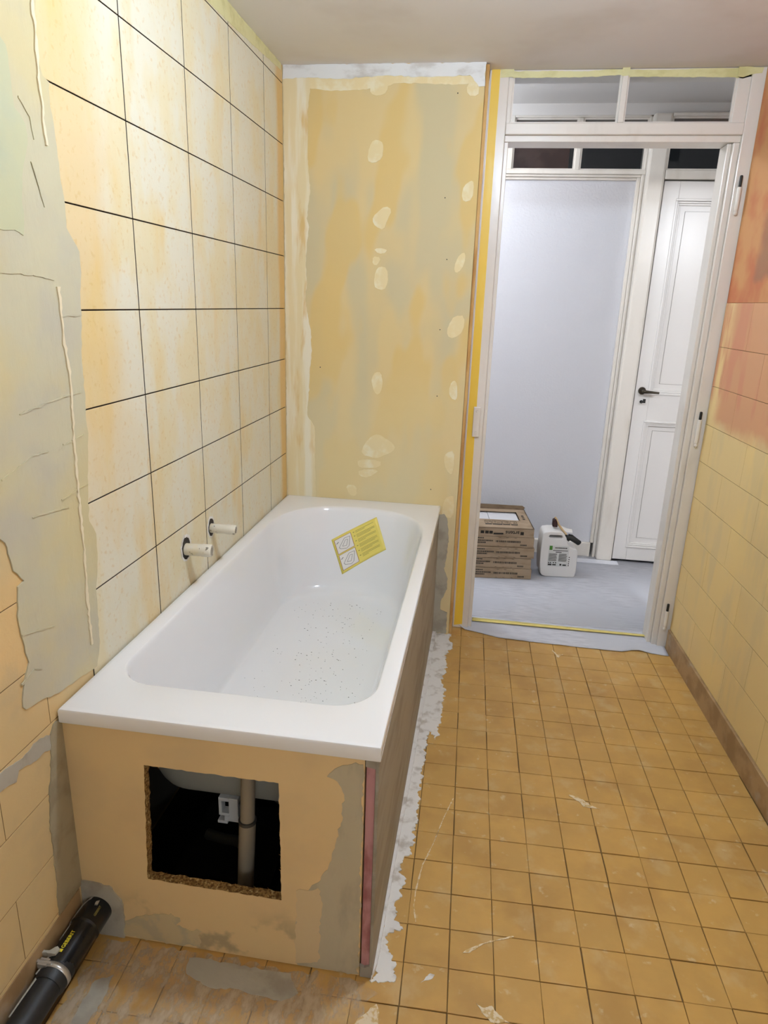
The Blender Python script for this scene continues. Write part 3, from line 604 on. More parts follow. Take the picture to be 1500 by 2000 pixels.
patch('plaster_residue', [(.085, -1.80), (.12, -1.78), (.125, -1.86), (.10, -1.95), (.085, -1.95)], FLOOR, G['plaster_gray'], floor, 0, .0015, .008, .008, 56.)

# ================================================================== BATHTUB
TW, TL, RZ, RB = .687, 1.70, .611, .577
LEV = [(0, .611), (.02, .6103), (.05, .608), (.085, .602), (.12, .590), (.20, .555), (.34, .49), (.50, .42), (.64, .365), (.75, .328), (.84, .305), (.93, .290), (1.03, .2825), (1.15, .280), (1.5, .279), (2.2, .278)]
def zf(z):
    for (f0, z0), (f1, z1) in zip(LEV, LEV[1:]):
        if z1 <= z <= z0: return f0 + (f1 - f0) * (z0 - z) / (z0 - z1)
    return 1.0
def dims(f, g=0.0):
    return (.045 - g + .055 * f, .650 + g - .085 * f, -.112 + g - .165 * f, -1.578 - g + .09 * f)   # xl, xr, far, near
NFAR = 2.5; CYF = -.46
def outline(f, g=0.0):
    xl, xr_, yf, yn = dims(f, g); a = (xr_ - xl) / 2; cx = (xr_ + xl) / 2; b = yf - CYF; r = min(.10, a * .8); pts = []
    for k in range(41):                                      # far end, right to left
        t = math.pi * k / 40; c, s = math.cos(t), math.sin(t)
        pts.append((cx + a * math.copysign(abs(c) ** (2 / NFAR), c), CYF + b * abs(s) ** (2 / NFAR)))
    for k in range(1, 13): pts.append((xl, CYF + (yn + r - CYF) * k / 13))
    for k in range(11):
        t = math.pi + math.pi / 2 * k / 10; pts.append((xl + r + r * math.cos(t), yn + r + r * math.sin(t)))
    for k in range(1, 9): pts.append((xl + r + (xr_ - xl - 2 * r) * k / 9, yn))
    for k in range(11):
        t = 1.5 * math.pi + math.pi / 2 * k / 10; pts.append((xr_ - r + r * math.cos(t), yn + r + r * math.sin(t)))
    for k in range(1, 13): pts.append((xr_, yn + r + (CYF - yn - r) * k / 13))
    return pts
def rect(ins):
    X0, X1, Y0, Y1 = ins + .004, TW - ins, -TL + ins, -ins; o = outline(0); pts = []
    L = lambda p, q, t: (p[0] + (q[0] - p[0]) * t, p[1] + (q[1] - p[1]) * t)
    for k in range(41):
        if k <= 10: pts.append(L((X1, CYF), (X1, Y1), k / 10))
        elif k <= 30: pts.append(L((X1, Y1), (X0, Y1), (k - 10) / 20))
        else: pts.append(L((X0, Y1), (X0, CYF), (k - 30) / 10))
    i = 41
    for k in range(12): pts.append((X0, o[i][1])); i += 1
    ya = o[i][1]; xb = o[i + 10][0]
    for k in range(11): pts.append(L((X0, ya), (X0, Y0), k / 5) if k <= 5 else L((X0, Y0), (xb, Y0), (k - 5) / 5)); i += 1
    for k in range(8): pts.append((o[i][0], Y0)); i += 1
    xa = o[i][0]; yb = o[i + 10][1]
    for k in range(11): pts.append(L((xa, Y0), (X1, Y0), k / 5) if k <= 5 else L((X1, Y0), (X1, yb), (k - 5) / 5)); i += 1
    for k in range(12): pts.append((X1, o[i][1])); i += 1
    return pts
tub = empty('bathtub', (0, 0, 0)); tag(tub, 'glossy white built-in bathtub along the tiled wall', 'bathtub')
loops = [(outline(f), z) for f, z in reversed(LEV)]
shell = MB()
allv = []
for f, z in reversed(LEV): allv.append([(x, y, z) for x, y in outline(f)])
for ins, z in ((.012, RZ), (.005, RZ), (.0015, RZ - .0015), (0.0, RZ - .005), (0.0, RB + .003), (.002, RB), (.016, RB)): allv.append([(x, y, z) for x, y in rect(ins)])
n = len(allv[0]); vs = [p for lp in allv for p in lp]; fs = []
for i in range(len(allv) - 1): fs += [(i * n + k, i * n + (k + 1) % n, (i + 1) * n + (k + 1) % n, (i + 1) * n + k) for k in range(n)]
fs.append(tuple(range(n)))
shell.add(vs, fs); shell.build('tub_shell', G['tub_white'], tub, 40)
bel = MB(); allv = [[(x, y, RB + .002) for x, y in outline(.02, .012)]]
for f, z in LEV[4:]: allv.append([(x, y, z - .010) for x, y in outline(f, .010)])
vs = [p for lp in allv for p in lp]; fs = []
for i in range(len(allv) - 1): fs += [(i * n + k, i * n + (k + 1) % n, (i + 1) * n + (k + 1) % n, (i + 1) * n + k) for k in range(n)]
fs.append(tuple(range((len(allv) - 1) * n, len(allv) * n)))
bel.add(vs, fs); bel.build('tub_underside', G['tub_outside'], tub, 40)
# grit lying in the tub: far too fine to count
m = MB(); rr = random.Random(3)
for i in range(260):
    x = rr.gauss(.36, .11); y = rr.uniform(-1.30, -.36)
    if not .14 < x < .52: continue
    r = rr.choice((.0004, .0005, .0006, .0008, .0012)); z = .2798
    a = rr.uniform(0, 6.28); e = rr.uniform(1, 2.2)
    q = [(x + r * e * math.cos(a + t), y + r * math.sin(a + t)) for t in (0, 1.57, 3.14, 4.71)]
    m.prism(q, z, z + .0008, FLOOR)
grit = m.build('construction_grit', G['dust']); tag(grit, 'fine dark grit scattered on the bathtub floor', 'grit', kind='stuff')

# instruction sheet on the far slope of the tub
def far_y(x, z, off):
    f = zf(z); xl, xr_, yf, yn = dims(f); a = (xr_ - xl) / 2; cx = (xl + xr_) / 2; b = yf - CYF
    u = min(.98, abs((x - cx) / a)); return CYF + b * (1 - u ** NFAR) ** (1 / NFAR) - off
STK = None
def sheet_uv(u, v, off):
    A, B, C_, D = STK          # TL, TR, BR, BL  (x, z)
    x = (A[0] * (1 - u) + B[0] * u) * (1 - v) + (D[0] * (1 - u) + C_[0] * u) * v
    z = (A[1] * (1 - u) + B[1] * u) * (1 - v) + (D[1] * (1 - u) + C_[1] * u) * v
    return (x, far_y(x, z, .0012 + off), z + (.0006 + off) * .5)
STK = [(0.245, 0.479), (0.429, 0.582), (0.482, 0.463), (0.303, 0.346)]
def sheet_patch(mb, u0, u1, v0, v1, off, nu=6, nv=6, mi=0):
    vs = [sheet_uv(u0 + (u1 - u0) * i / nu, v0 + (v1 - v0) * j / nv, off) for i in range(nu + 1) for j in range(nv + 1)]
    mb.add(vs, [(i * (nv + 1) + j, (i + 1) * (nv + 1) + j, (i + 1) * (nv + 1) + j + 1, i * (nv + 1) + j + 1) for i in range(nu) for j in range(nv)], mi)
def sheet_line(mb, p, q, w, off, k=6):
    d = Vector((q[0] - p[0], q[1] - p[1])); nrm = Vector((-d.y, d.x)).normalized() * w / 2; vs = []
    for i in range(k + 1):
        c = Vector(p) + d * (i / k); vs += [sheet_uv(c.x + nrm.x, c.y + nrm.y, off), sheet_uv(c.x - nrm.x, c.y - nrm.y, off)]
    mb.add(vs, [(2 * i, 2 * i + 1, 2 * i + 3, 2 * i + 2) for i in range(k)])
sh = empty('instruction_sheet'); tag(sh, 'yellow printed instruction sheet stuck inside the far end of the bathtub', 'sheet')
m = MB(); sheet_patch(m, 0, 1, 0, 1, 0, 14, 14); pp = m.build('paper', G['sheet_yellow'], sh, 60)
so = pp.modifiers.new('thick', 'SOLIDIFY'); so.thickness = .0006; so.offset = 0
for (v0, v1) in ((.07, .47), (.51, .93)):
    m = MB(); sheet_patch(m, .045, .40, v0, v1, .0007); dw = m.build('drawing', G['sheet_white'], sh, 60)
    m = MB()
    for p, q in (((.045, v0), (.40, v0)), ((.40, v0), (.40, v1)), ((.40, v1), (.045, v1)), ((.045, v1), (.045, v0))): sheet_line(m, p, q, .008, .0010)
    m.build('border', G['print_red'], dw)
    m = MB(); c = (v0 + v1) / 2; hh = (v1 - v0)
    Q = [(.10, c + .10 * hh), (.25, c - .34 * hh), (.37, c - .30 * hh), (.30, c + .30 * hh), (.24, c + .38 * hh), (.12, c + .22 * hh)]
    for p, q in zip(Q, Q[1:] + Q[:1]): sheet_line(m, p, q, .010, .0010)
    Q = [(.17, c + .12 * hh), (.26, c - .20 * hh), (.31, c - .16 * hh), (.25, c + .20 * hh)]
    for p, q in zip(Q, Q[1:] + Q[:1]): sheet_line(m, p, q, .009, .0010)
    sheet_line(m, (.07, c - .20 * hh), (.12, c - .28 * hh), .02, .0010)
    m.build('line_drawing', G['print_gray'], dw)
m = MB()
v = .10
for blk, nl in enumerate((2, 3, 3, 3, 3, 3)):
    sheet_line(m, (.445, v + .01), (.475, v + .01), .02, .0010, 2)
    for k in range(nl):
        sheet_line(m, (.50, v), (.50 + (.40 if k < nl - 1 else random.uniform(.12, .38)), v), .010, .0010); v += .034
    v += .042
m.build('printed_text', G['dull_print'], sh)

# ---- front board with the square cut-out
fb = empty('front_board', (.33, -1.688, 0)); tag(fb, 'tan chipboard panel with a square cut-out under the bathtub foot end', 'panel'); fb.location = (0, 0, 0)
X0, X1, Z0, Z1 = -.004, .6535, .001, .5745
HX0, HX1, HZ0, HZ1 = .178, .4755, .183, .489
HC4 = [(.1795, .489), (.166, .184), (.4765, .181), (.4745, .4875)]      # corners TL, BL, BR, TR
def hole(seed, amp):
    pts = []
    for i in range(4):
        a, b = Vector(HC4[i]), Vector(HC4[(i + 1) % 4])
        for k in range(28):
            p = a + (b - a) * k / 28; d = (b - a).normalized(); nr = Vector((-d.y, d.x))
            q = 0 if k == 0 else random.Random(seed * 1000 + i * 50 + k).uniform(-1, 1) * amp
            pts.append(p + nr * q)
    return pts
H1 = hole(1, .0013); H2 = [p + (Vector((.322, .335)) - p).normalized() * 0 for p in hole(2, .0022)]
outer = []
for i in range(4):
    oc = [(X0, Z1), (X0, Z0), (X1, Z0), (X1, Z1)]; a, b = Vector(oc[i]), Vector(oc[(i + 1) % 4])
    for k in range(28): outer.append(a + (b - a) * k / 28)
YA, YB = -1.688, -1.666; N = len(H1); m = MB()
m.add([(p.x, YA, p.y) for p in outer] + [(p.x, YA, p.y) for p in H1], [(k, (k + 1) % N, N + (k + 1) % N, N + k) for k in range(N)])
m.add([(p.x, YB, p.y) for p in outer] + [(p.x, YB, p.y) for p in H2], [(k, (k + 1) % N, N + (k + 1) % N, N + k) for k in range(N)])
m.add([(p.x, YA, p.y) for p in outer] + [(p.x, YB, p.y) for p in outer], [(k, (k + 1) % N, N + (k + 1) % N, N + k) for k in range(N)])
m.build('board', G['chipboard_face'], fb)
m = MB(); H3 = [(H1[k] + H2[k]) / 2 + Vector((random.uniform(-1, 1), random.uniform(-1, 1))) * .0012 for k in range(N)]
for a, ya, b, yb in ((H1, YA, H3, (YA + YB) / 2), (H3, (YA + YB) / 2, H2, YB)):
    m.add([(p.x, ya, p.y) for p in a] + [(p.x, yb, p.y) for p in b], [(k, (k + 1) % N, N + (k + 1) % N, N + k) for k in range(N)])
m.build('cut_edge', G['chipboard_cut'], fb)
m = MB(); rr = random.Random(11)          # frayed wood fibres on the cut edge
for i in range(170):
    k = rr.randrange(N); p = H1[k]; y = rr.uniform(YA, YB); d = Vector((rr.uniform(-1, 1), rr.uniform(-1, 1))).normalized()
    c = (Vector((.322, .335)) - p).normalized(); L_ = rr.uniform(.002, .007); e = p + c * L_ * .7 + d * L_ * .6
    m.add([(p.x - .0006, y, p.y), (p.x + .0006, y, p.y + .0006), (e.x, y + rr.uniform(-.002, .002), e.y)], [(0, 1, 2)])
fbx = m.build('wood_fibres', G['raw_wood'], fb); fbx['kind'] = 'stuff'

BRD = lambda u, v, h: (u, YA - h, v)
patch('skim_patch', [(0.579, 0.518), (0.598, 0.548), (0.619, 0.556), (0.651, 0.559), (0.652, 0.004), (0.604, 0.004), (0.508, 0.002), (0.515, 0.195), (0.567, 0.261), (0.595, 0.335), (0.607, 0.417), (0.615, 0.482), (0.598, 0.511)], BRD, G['skim_gray'], fb, -.001, .0009, .010, .008, 5.)
patch('skim_patch', [(0.51, 0.215), (0.562, 0.232), (0.567, 0.183), (0.559, 0.018), (0.508, 0.007)], BRD, G['skim_pale'], fb, .0005, .0013, .010, .008, 6.)
patch('skim_patch', [(0.09, 0.004), (0.10, .05), (0.153, 0.075), (0.215, 0.095), (0.235, 0.085), (.225, .06), (0.283, 0.055), (0.281, 0.006), (0.173, 0.004)], BRD, G['skim_smear'], fb, -.001, .0009, .014, .008, 8.)

# ---- side board with pink core
sb = empty('side_board'); tag(sb, 'grey skimmed side panel of the bathtub with pink core showing at its end', 'panel')
Box('core', G['pink_core'], .6565, .6755, -1.684, -.002, .012, .575, sb, .001)
Box('skim', G['side_gray'], .6755, .6835, -1.690, -.002, .001, .5755, sb, .002)
patch('corner_skim', [(.6555, .001), (.6835, .001), (.6835, .030), (.676, .034), (.665, .028), (.6555, .033)], lambda u, v, h: (u, -1.684 - h, v), G['side_gray'], sb, 0, .0065, .002, .006, 3.)
patch('corner_skim', [(.6555, .556), (.6835, .550), (.6835, .5745), (.6555, .5745)], lambda u, v, h: (u, -1.684 - h, v), G['side_gray'], sb, 0, .0055, .002, .006, 4.)

# ---- pipework behind the cut-out
wp = empty('waste_pipe', (.36, -1.588, 0)); tag(wp, 'grey upright waste pipe seen through the square cut-out', 'pipe'); wp.location = (0, 0, 0)
MB().tube([(.351, -1.588, .0), (.352, -1.588, .01), (.367, -1.588, .285), (.367, -1.588, .292)], [.017, .0185, .0195, .0195], 20).build('socket', G['pipe_gray'], wp, 40)
MB().tube([(.367, -1.588, .285), (.370, -1.588, .36), (.373, -1.588, .44)], .0165, 20).build('pipe', G['pipe_gray'], wp, 40)
MB().tube([(.367, -1.588, .285), (.367, -1.588, .293)], .0208, 20).build('collar', G['pipe_dark'], wp, 40)
dt = empty('drain_trap'); tag(dt, 'dark grey drain trap under the bathtub behind the waste pipe', 'drain trap')
MB().tube([(.395, -1.40, .245), (.395, -1.40, .275)], .036, 24).build('strainer_body', G['pipe_gray'], dt, 40)
MB().tube([(.395, -1.40, .20), (.395, -1.40, .245)], [.024, .024], 20).build('cup', G['pipe_dark'], dt, 40)
MB().tube([(.395, -1.40, .215), (.44, -1.40, .212), (.47, -1.39, .19), (.48, -1.38, .12), (.47, -1.37, .05), (.46, -1.36, .0)], .019, 16).build('outlet', G['pipe_dark'], dt, 40)
cp = empty('pipe_clip'); tag(cp, 'white plastic clip hanging below the bathtub beside the waste pipe', 'clip')
m = MB(); 
for b in ((.288, .312, .2, .268), (.262, .288, .258, .268), (.262, .270, .222, .258), (.262, .288, .216, .224), (.258, .284, .192, .20), (.276, .290, .2, .216)): m.box(b[0], b[1], -1.505, -1.48, b[2], b[3])
m.build('clip_frame', G['plastic_white'], cp, bev=.0015)
MB().tube([(.310, -1.49, .236), (.325, -1.47, .245)], .018, 16).build('clip_collar', G['pipe_dark'], cp, 40)
lp = MB().tube([(.19, -1.42, .070), (.24, -1.43, .071), (.285, -1.44, .078), (.30, -1.445, .082)], [.014, .014, .015, .018], 12).build('flexible_hose', G['pipe_dark'], None, 50); tag(lp, 'dim grey hose lying in the dark under the bathtub', 'hose')
hs = Box('rubble_block', G['screed_dark'], .15, .40, -1.54, -1.28, -.003, .056); tag(hs, 'dark block on the floor beyond the waste pipe behind the cut-out', 'block')  # block coloured near black for the shade behind the cut-out

# ---- black drain pipe
PX_, PZ_ = .037, .078
dp = empty('drain_pipe', (PX_, -1.9, 0)); tag(dp, 'black plastic drain pipe with steel clamp along the left wall', 'pipe'); dp.location = (0, 0, 0)
MB().tube([(PX_, y, PZ_) for y in (-1.6885, -1.742, -1.748, -1.752)], [.034, .034, .0352, .0325], 28).build('socket', G['pipe_black'], dp, 40)
MB().tube([(PX_, y, PZ_) for y in (-1.752, -1.756, -1.845, -1.85)], [.0325, .0315, .0315, .031], 28).build('coupling', G['pipe_black'], dp, 40)
MB().tube([(PX_, y, PZ_ - .002) for y in (-1.835, -1.842, -1.875, -1.884)], [.0322, .033, .033, .030], 28).build('rubber_sleeve', G['sleeve_black'], dp, 40)
MB().tube([(PX_, y, PZ_ - .003) for y in (-1.878, -1.95, -2.35, -3.25)], [.029, .029, .029, .029], 28).build('pipe', G['sleeve_black'], dp, 40)
cl = MB().tube([(PX_, -1.852, PZ_ - .002), (PX_, -1.864, PZ_ - .002)], .0338, 32, caps=False).build('clamp', G['steel'], dp, 40)
so = cl.modifiers.new('thick', 'SOLIDIFY'); so.thickness = .0012
MB().box(PX_ - .030, PX_ - .010, -1.866, -1.850, PZ_ + .022, PZ_ + .034).tube([(PX_ - .034, -1.858, PZ_ + .032), (PX_ - .002, -1.858, PZ_ + .032)], .004, 10).build('clamp_screw', G['steel'], cl, 40)
def pipe_text(s, size, y0, a0, r, mat, nm):
    vs, fs = text_mesh(s, size)
    out = [];
    for x, y, z in vs:
        a = a0 + y / r; out.append((PX_ + (r + .0004) * math.cos(a), y0 + x, PZ_ + (r + .0004) * math.sin(a)))
    return MB().add(out, fs).build(nm, mat, dp)
pipe_text('GEBERIT', .0115, -1.822, math.radians(86), .0315, G['yellow_print'], 'lettering')
m = MB(); 
vsq = [( -.0085, 0), (-.0015, 0), (-.0015, .008), (-.0085, .008)]
m.add([(PX_ + .0319 * math.cos(math.radians(86) + v / .0315), -1.822 + u, PZ_ + .0319 * math.sin(math.radians(86) + v / .0315)) for u, v in vsq], [(0, 1, 2, 3)]).build('emblem', G['yellow_print'], dp)
pipe_text('GEBERIT', .007, -1.735, math.radians(52), .034, G['dull_print'], 'lettering')
def pipe_patch(poly, r, seed, mat=G['plaster_gray'], nm='plaster_smear'):
    q = ragged(poly, .004, .004, seed)
    mp = lambda u, v, h: (PX_ + (r + h) * math.cos(math.radians(v)), u, PZ_ + (r + h) * math.sin(math.radians(v)))
    q = [(u, v * 1) for u, v in q]
    return MB().prism(q, -.001, .0016, mp).build(nm, mat, dp)
def spoly(lst): return lst
for i, (poly, r) in enumerate((([(-1.69, 100), (-1.69, 150), (-1.72, 158), (-1.75, 160), (-1.75, 146), (-1.73, 140), (-1.71, 128)], .034), ([(-1.755, 150), (-1.775, 154), (-1.79, 158), (-1.785, 140), (-1.765, 140)], .0315),
        ([(-1.835, 130), (-1.845, 150), (-1.87, 155), (-1.875, 140), (-1.855, 124)], .033), ([(-1.885, 140), (-1.93, 146), (-1.96, 150), (-1.96, 144), (-1.92, 136), (-1.89, 128)], .029),
        ([(-1.700, 70), (-1.705, 80), (-1.712, 78), (-1.71, 68)], .034))):
    pipe_patch(poly, r, 60 + i)
MB().prism(ragged([(-.012 + PX_ - .03, -1.842), (PX_ - .006, -1.84), (PX_ - .002, -1.828), (PX_ - .012, -1.822), (PX_ - .022, -1.834), (PX_ - .04, -1.836)], .004, .004, 71), PZ_ + .024, PZ_ + .036, FLOOR).build('plaster_lump', G['plaster_gray'], dp)
MB().prism(ragged([(-.003, .0), (.095, .0), (.1, .06), (.098, .11), (.07, .146), (.03, .152), (-.003, .15)], .006, .006, 72), 0, .004, lambda u, v, h: (u, -1.688 - h, v)).build('plaster_collar', G['plaster_gray'], fb)

# ---- two water stubs on the left wall
def stub(y, z, L, r, tilt, label, seed):
    s = empty('water_pipe_stub', (0, y, z)); tag(s, label, 'pipe', 'wall pipe stubs above the bathtub'); 
    rn = random.Random(seed)
    ring = [( (r * 1.55 + rn.uniform(-.0015, .0025)) * math.cos(2 * math.pi * k / 24), (r * 1.9 + rn.uniform(-.0015, .003)) * math.sin(2 * math.pi * k / 24) + .003) for k in range(24)]
    MB().prism(ring, -.004, .0012, lambda u, v, h: (h, u, v)).build('wall_hole', G['hole_dark'], s)
    ring2 = [(u * 1.28 + .002, v * 1.22) for u, v in ring]; n = 24
    MB().add([(.0006, u, v) for u, v in ring2] + [(.0022, u, v) for u, v in ring] , [(k, (k + 1) % n, n + (k + 1) % n, n + k) for k in range(n)]).build('plaster_rim', G['plaster_white'], s)
    m = MB(); d = Vector((1, tilt, -.02)); n = 20
    P_ = [d * t for t in (-.02, L * .62, L * .64, L - .003, L)]
    m.tube(P_, [r, r, r * 1.06, r * 1.06, r * .98], n, caps=False)
    m.tube([d * L, d * (L - .02)], [r * .80, r * .76], n, caps=False)
    a = Vector(d).normalized()
    nb = len(m.v); m.f += [(4 * n + k, 4 * n + (k + 1) % n, 5 * n + (k + 1) % n, 5 * n + k) for k in range(n)]; m.mi += [0] * n
    m.f.append(tuple(6 * n + k for k in range(n))); m.mi.append(1)
    m.build('pipe', [G['stub_paint'], G['hole_dark']], s, 40)
    return s
stub(-1.047, .729, .078, .0180, .10, 'paint-flecked pipe stub nearer the viewer, low on the panel wall', 1)
stub(-.858, .733, .083, .0150, .06, 'cream-stained pipe stub farther from the viewer, beside the nearer stub', 2)

# ================================================================== HALL THINGS
# ---- five cartons of tiles
def carton(i, zb, ht, dx, dy, rz, label):
    Wc, Dc = .325, .37; t = .0035
    c = empty('cardboard_box', (.985 + dx, .905 + dy, zb), rz); tag(c, label, 'box', 'stacked tile cartons in the hall')
    x0, x1, y0, y1 = -Wc / 2, Wc / 2, -Dc / 2, Dc / 2
    if i < 4: MB().box(x0, x1, y0, y1, .0004, ht - .001).build('carton', G['cardboard'], c, bev=.003)
    else:
        m = MB(); m.box(x0, x1, y0, y1, .0004, .004); m.box(x0, x1, y0, y0 + t, .004, ht); m.box(x0, x1, y1 - t, y1, .004, ht)
        m.box(x0, x0 + t, y0 + t, y1 - t, .004, ht); m.box(x1 - t, x1, y0 + t, y1 - t, .004, ht)
        m.build('carton', G['cardboard'], c)
        q = [(x0 + .01, y0 + .155), (x0 + .03, y1 - .06), (x1 - .055, y1 - .06), (x1 - .055, y0 + .145)]
        m = MB(); o_ = [(x0, y0), (x0, y1), (x1, y1), (x1, y0)]
        for k in range(4):
            a, b, cc, d = o_[k], o_[(k + 1) % 4], q[(k + 1) % 4], q[k]; m.prism([a, b, cc, d], ht - .003, ht, FLOOR)
        m.build('torn_lid', G['cardboard'], c)
        MB().prism([(x0, 0), (x1 - .004, 0), (x1 + .004, .012), (x1 - .01, .020), (x0, .024)], 0, .004, lambda u, v, h: (u, y1 - .012 + h + v * .8, ht + v)).build('raised_flap', G['cardboard_dark'], c)
    # front print (front face looks to -y)
    F = lambda u, v, h: (u, y0 - h, v); m = MB(); rn = random.Random(i)
    if i < 4:
        def bar(u0, u1, v0, v1): m.prism([(u0, v0), (u1, v0), (u1, v1), (u0, v1)], 0, .0006, F)
        u = -.045
        while u < .085:
            w = rn.choice((.0012, .002, .003, .004)); bar(u, u + w, .027, .038); u += w + rn.choice((.001, .0015, .0025))
        u = .088
        while u < .122: w = rn.choice((.001, .002, .003)); bar(u, u + w, .010, .019); u += w + .0012
        for (a, b, v) in ((-.15, -.062, .031), (-.15, -.098, .019), (-.15, -.11, .045)):
            u = a
            while u < b: w = rn.uniform(.002, .006); bar(u, u + w, v, v + .0075); u += w + .0015
        for u in (-.03, .01, .055): bar(u, u + .013, .0535, .0550); bar(u - .005, u + .006, .006, .0072)
    else:
        vs, f2 = text_mesh('artens', .030)
        m.add([F(.084 - x, .033 - y, .0006) for x, y, z in vs], f2)
        e = [(.090, .012), (.108, .012), (.108, .030), (.090, .030)]; m.prism(e, 0, .0006, F)
        m.prism([(-.055, .010), (-.002, .012), (-.002, .021), (-.055, .019)], 0, .0006, F)
        for u in (-.125, -.10, -.078): m.prism([(u, .014), (u + .018, .014), (u + .018, .030), (u, .030)], 0, .0006, F)
        T = lambda u, v, h: (u, v, ht + h)
        for (a, b) in ((-.095, -.06), (-.055, -.002), (.002, .04), (.046, .082)):
            v0, v1 = y0 + .055, y0 + .125
            for q in ([(a, v0), (b, v0), (b, v0 + .016), (a, v0 + .016)], [(a, v1 - .003), (b, v1 - .003), (b, v1), (a, v1)], [(a, v0), (a + .0015, v0), (a + .0015, v1), (a, v1)], [(b - .0015, v0), (b, v0), (b, v1), (b - .0015, v1)]): m.prism(q, 0, .0006, T)
            for k in range(4):
                p = rn.uniform(a + .006, b - .010); v = rn.uniform(v0 + .026, v1 - .016); m.prism([(p, v), (p + .008, v + .004), (p + .008, v + .007), (p, v + .004)], 0, .0006, T)
        for (v, w) in ((.165, .018), (.20, .012), (.225, .018)): m.prism([(.125, y0 + v), (.125 + .014, y0 + v), (.125 + .014, y0 + v + w), (.125, y0 + v + w)], 0, .0006, T)
        MB().prism([(-.085, .012), (-.01, .012), (-.02, .044), (-.085, .046)], 0, .0008, lambda u, v, h: (x1 + h, y0 + .1 + u, v)).build('side_mark', G['black_plastic'], c)
    m.build('print', G['print_dark'], c)['kind'] = 'stuff'
    return c
ZB = [.0036, .0646, .1266, .1880, .2492]
LB = ['cardboard tile carton at the very bottom of the hall stack', 'cardboard tile carton second from the bottom of the hall stack', 'cardboard tile carton in the middle of the hall stack',
      'cardboard tile carton second from the top, just under the open one', 'open cardboard carton on top of the stack, torn lid showing white tiles']
for i in range(5): carton(i, ZB[i], .061 if i < 4 else .049, (.0, -.004, .003, -.001, -.005)[i], (0, .003, -.003, .002, .0)[i], math.radians((7, 6, 7.5, 6.5, 6)[i]), LB[i])
for k, (a, b) in enumerate(((-.150, -.062), (-.060, .105))):
    o = Box('ceramic_tile', G['tile_ceramic'], a, b, -.14, .14, 0, .034, None, .0015)
    o.location = (.980, .915, .2538); o.rotation_euler = (0, 0, math.radians(6))
    tag(o, ('narrow' if k == 0 else 'wide') + ' white ceramic tile visible in the torn open carton, ' + ('nearer the doorway edge' if k == 0 else 'nearer the jerrycan'), 'tile')

# ---- jerrycan
jc = empty('jerrycan', (1.31, .875, .0036), math.radians(5)); tag(jc, 'white plastic jerrycan with printed label standing by the cartons', 'jerrycan')
JP = [(1.247, .0), (1.228, 0.006), (1.216, 0.022), (1.210, 0.072), (1.207, 0.145), (1.209, 0.207), (1.213, 0.246), (1.222, 0.260), (1.251, 0.266), (1.3, 0.267), (1.322, 0.257), (1.340, 0.233), (1.350, 0.202), (1.358, 0.187), (1.384, 0.171), (1.404, 0.168), (1.411, 0.150), (1.413, 0.030), (1.407, .006), (1.396, .0)]
JP = [(x - 1.31, z) for x, z in JP]
JS = [(1.250 - 1.31, .2455), (1.314 - 1.31, .2455), (1.3215 - 1.31, .238), (1.316 - 1.31, .2285), (1.248 - 1.31, .2285), (1.243 - 1.31, .237)]
me = bpy.data.meshes.new('body'); bm = bmesh.new(); ed = []
for ring in (JP, JS):
    vv = [bm.verts.new((x, -.062, z)) for x, z in ring]
    ed += [bm.edges.new((vv[k], vv[(k + 1) % len(vv)])) for k in range(len(vv))]
bmesh.ops.triangle_fill(bm, use_beauty=True, use_dissolve=False, edges=ed)
ex = bmesh.ops.extrude_face_region(bm, geom=list(bm.faces)); bmesh.ops.translate(bm, vec=(0, .124, 0), verts=[e for e in ex['geom'] if isinstance(e, bmesh.types.BMVert)])
bmesh.ops.recalc_face_normals(bm, faces=bm.faces); bm.to_mesh(me); bm.free(); me.materials.append(G['jerry_white'])
jb = link('body', me, jc); bv = jb.modifiers.new('bevel', 'BEVEL'); bv.width = .010; bv.segments = 4; bv.limit_method = 'ANGLE'; bv.angle_limit = math.radians(50)
me.shade_smooth(); me.set_sharp_from_angle(angle=math.radians(50))
JF = lambda u, v, h: (u, -.062 - h, v)
lb = MB().prism([(-.060, .186), (.052, .186), (.052, .064), (-.060, .064)], 0, .0008, JF).build('label', G['label_paper'], jc)
MB().prism([(-.056, .184), (-.040, .184), (-.040, .160), (-.056, .160)], .0008, .0012, JF).build('emblem', G['label_green'], lb)
m = MB(); rn = random.Random(4)
def jl_(u0, u1, v0, v1): m.prism([(u0, v0), (u1, v0), (u1, v1), (u0, v1)], .0008, .0012, JF)
u = -.026
while u < .038: w = rn.uniform(.002, .005); jl_(u, u + w, .170, .1765); u += w + .001
jl_(-.036, .046, .156, .1595); jl_(-.020, .012, .146, .150)
for c0 in (-.056, -.001):
    v = .138
    while v > .092: jl_(c0, c0 + rn.uniform(.040, .046), v, v + .0016); v -= .0036
for u in (-.056, -.046, -.030, -.018): jl_(u, u + .007, .082, .088)
jl_(-.056, -.036, .069, .078); jl_(-.032, -.012, .070, .077); jl_(.008, .018, .070, .080); jl_(.024, .044, .070, .077)
for v in (.118, .105, .092, .080, .069): jl_(.0545, .0595, v, v + .006)
m.build('printed_text', G['print_dark'], lb)
MB().tube([(.043, 0, .206), (.052, 0, .218), (.056, 0, .224)], [.020, .021, .020], 18).build('neck', G['black_plastic'], jc, 40)
MB().tube([(.050, -.004, .222), (.066, -.008, .220), (.088, -.016, .208), (.112, -.024, .194), (.116, -.025, .191)], [.017, .018, .0155, .0150, .010], 18).build('spout', G['black_plastic'], jc, 50)
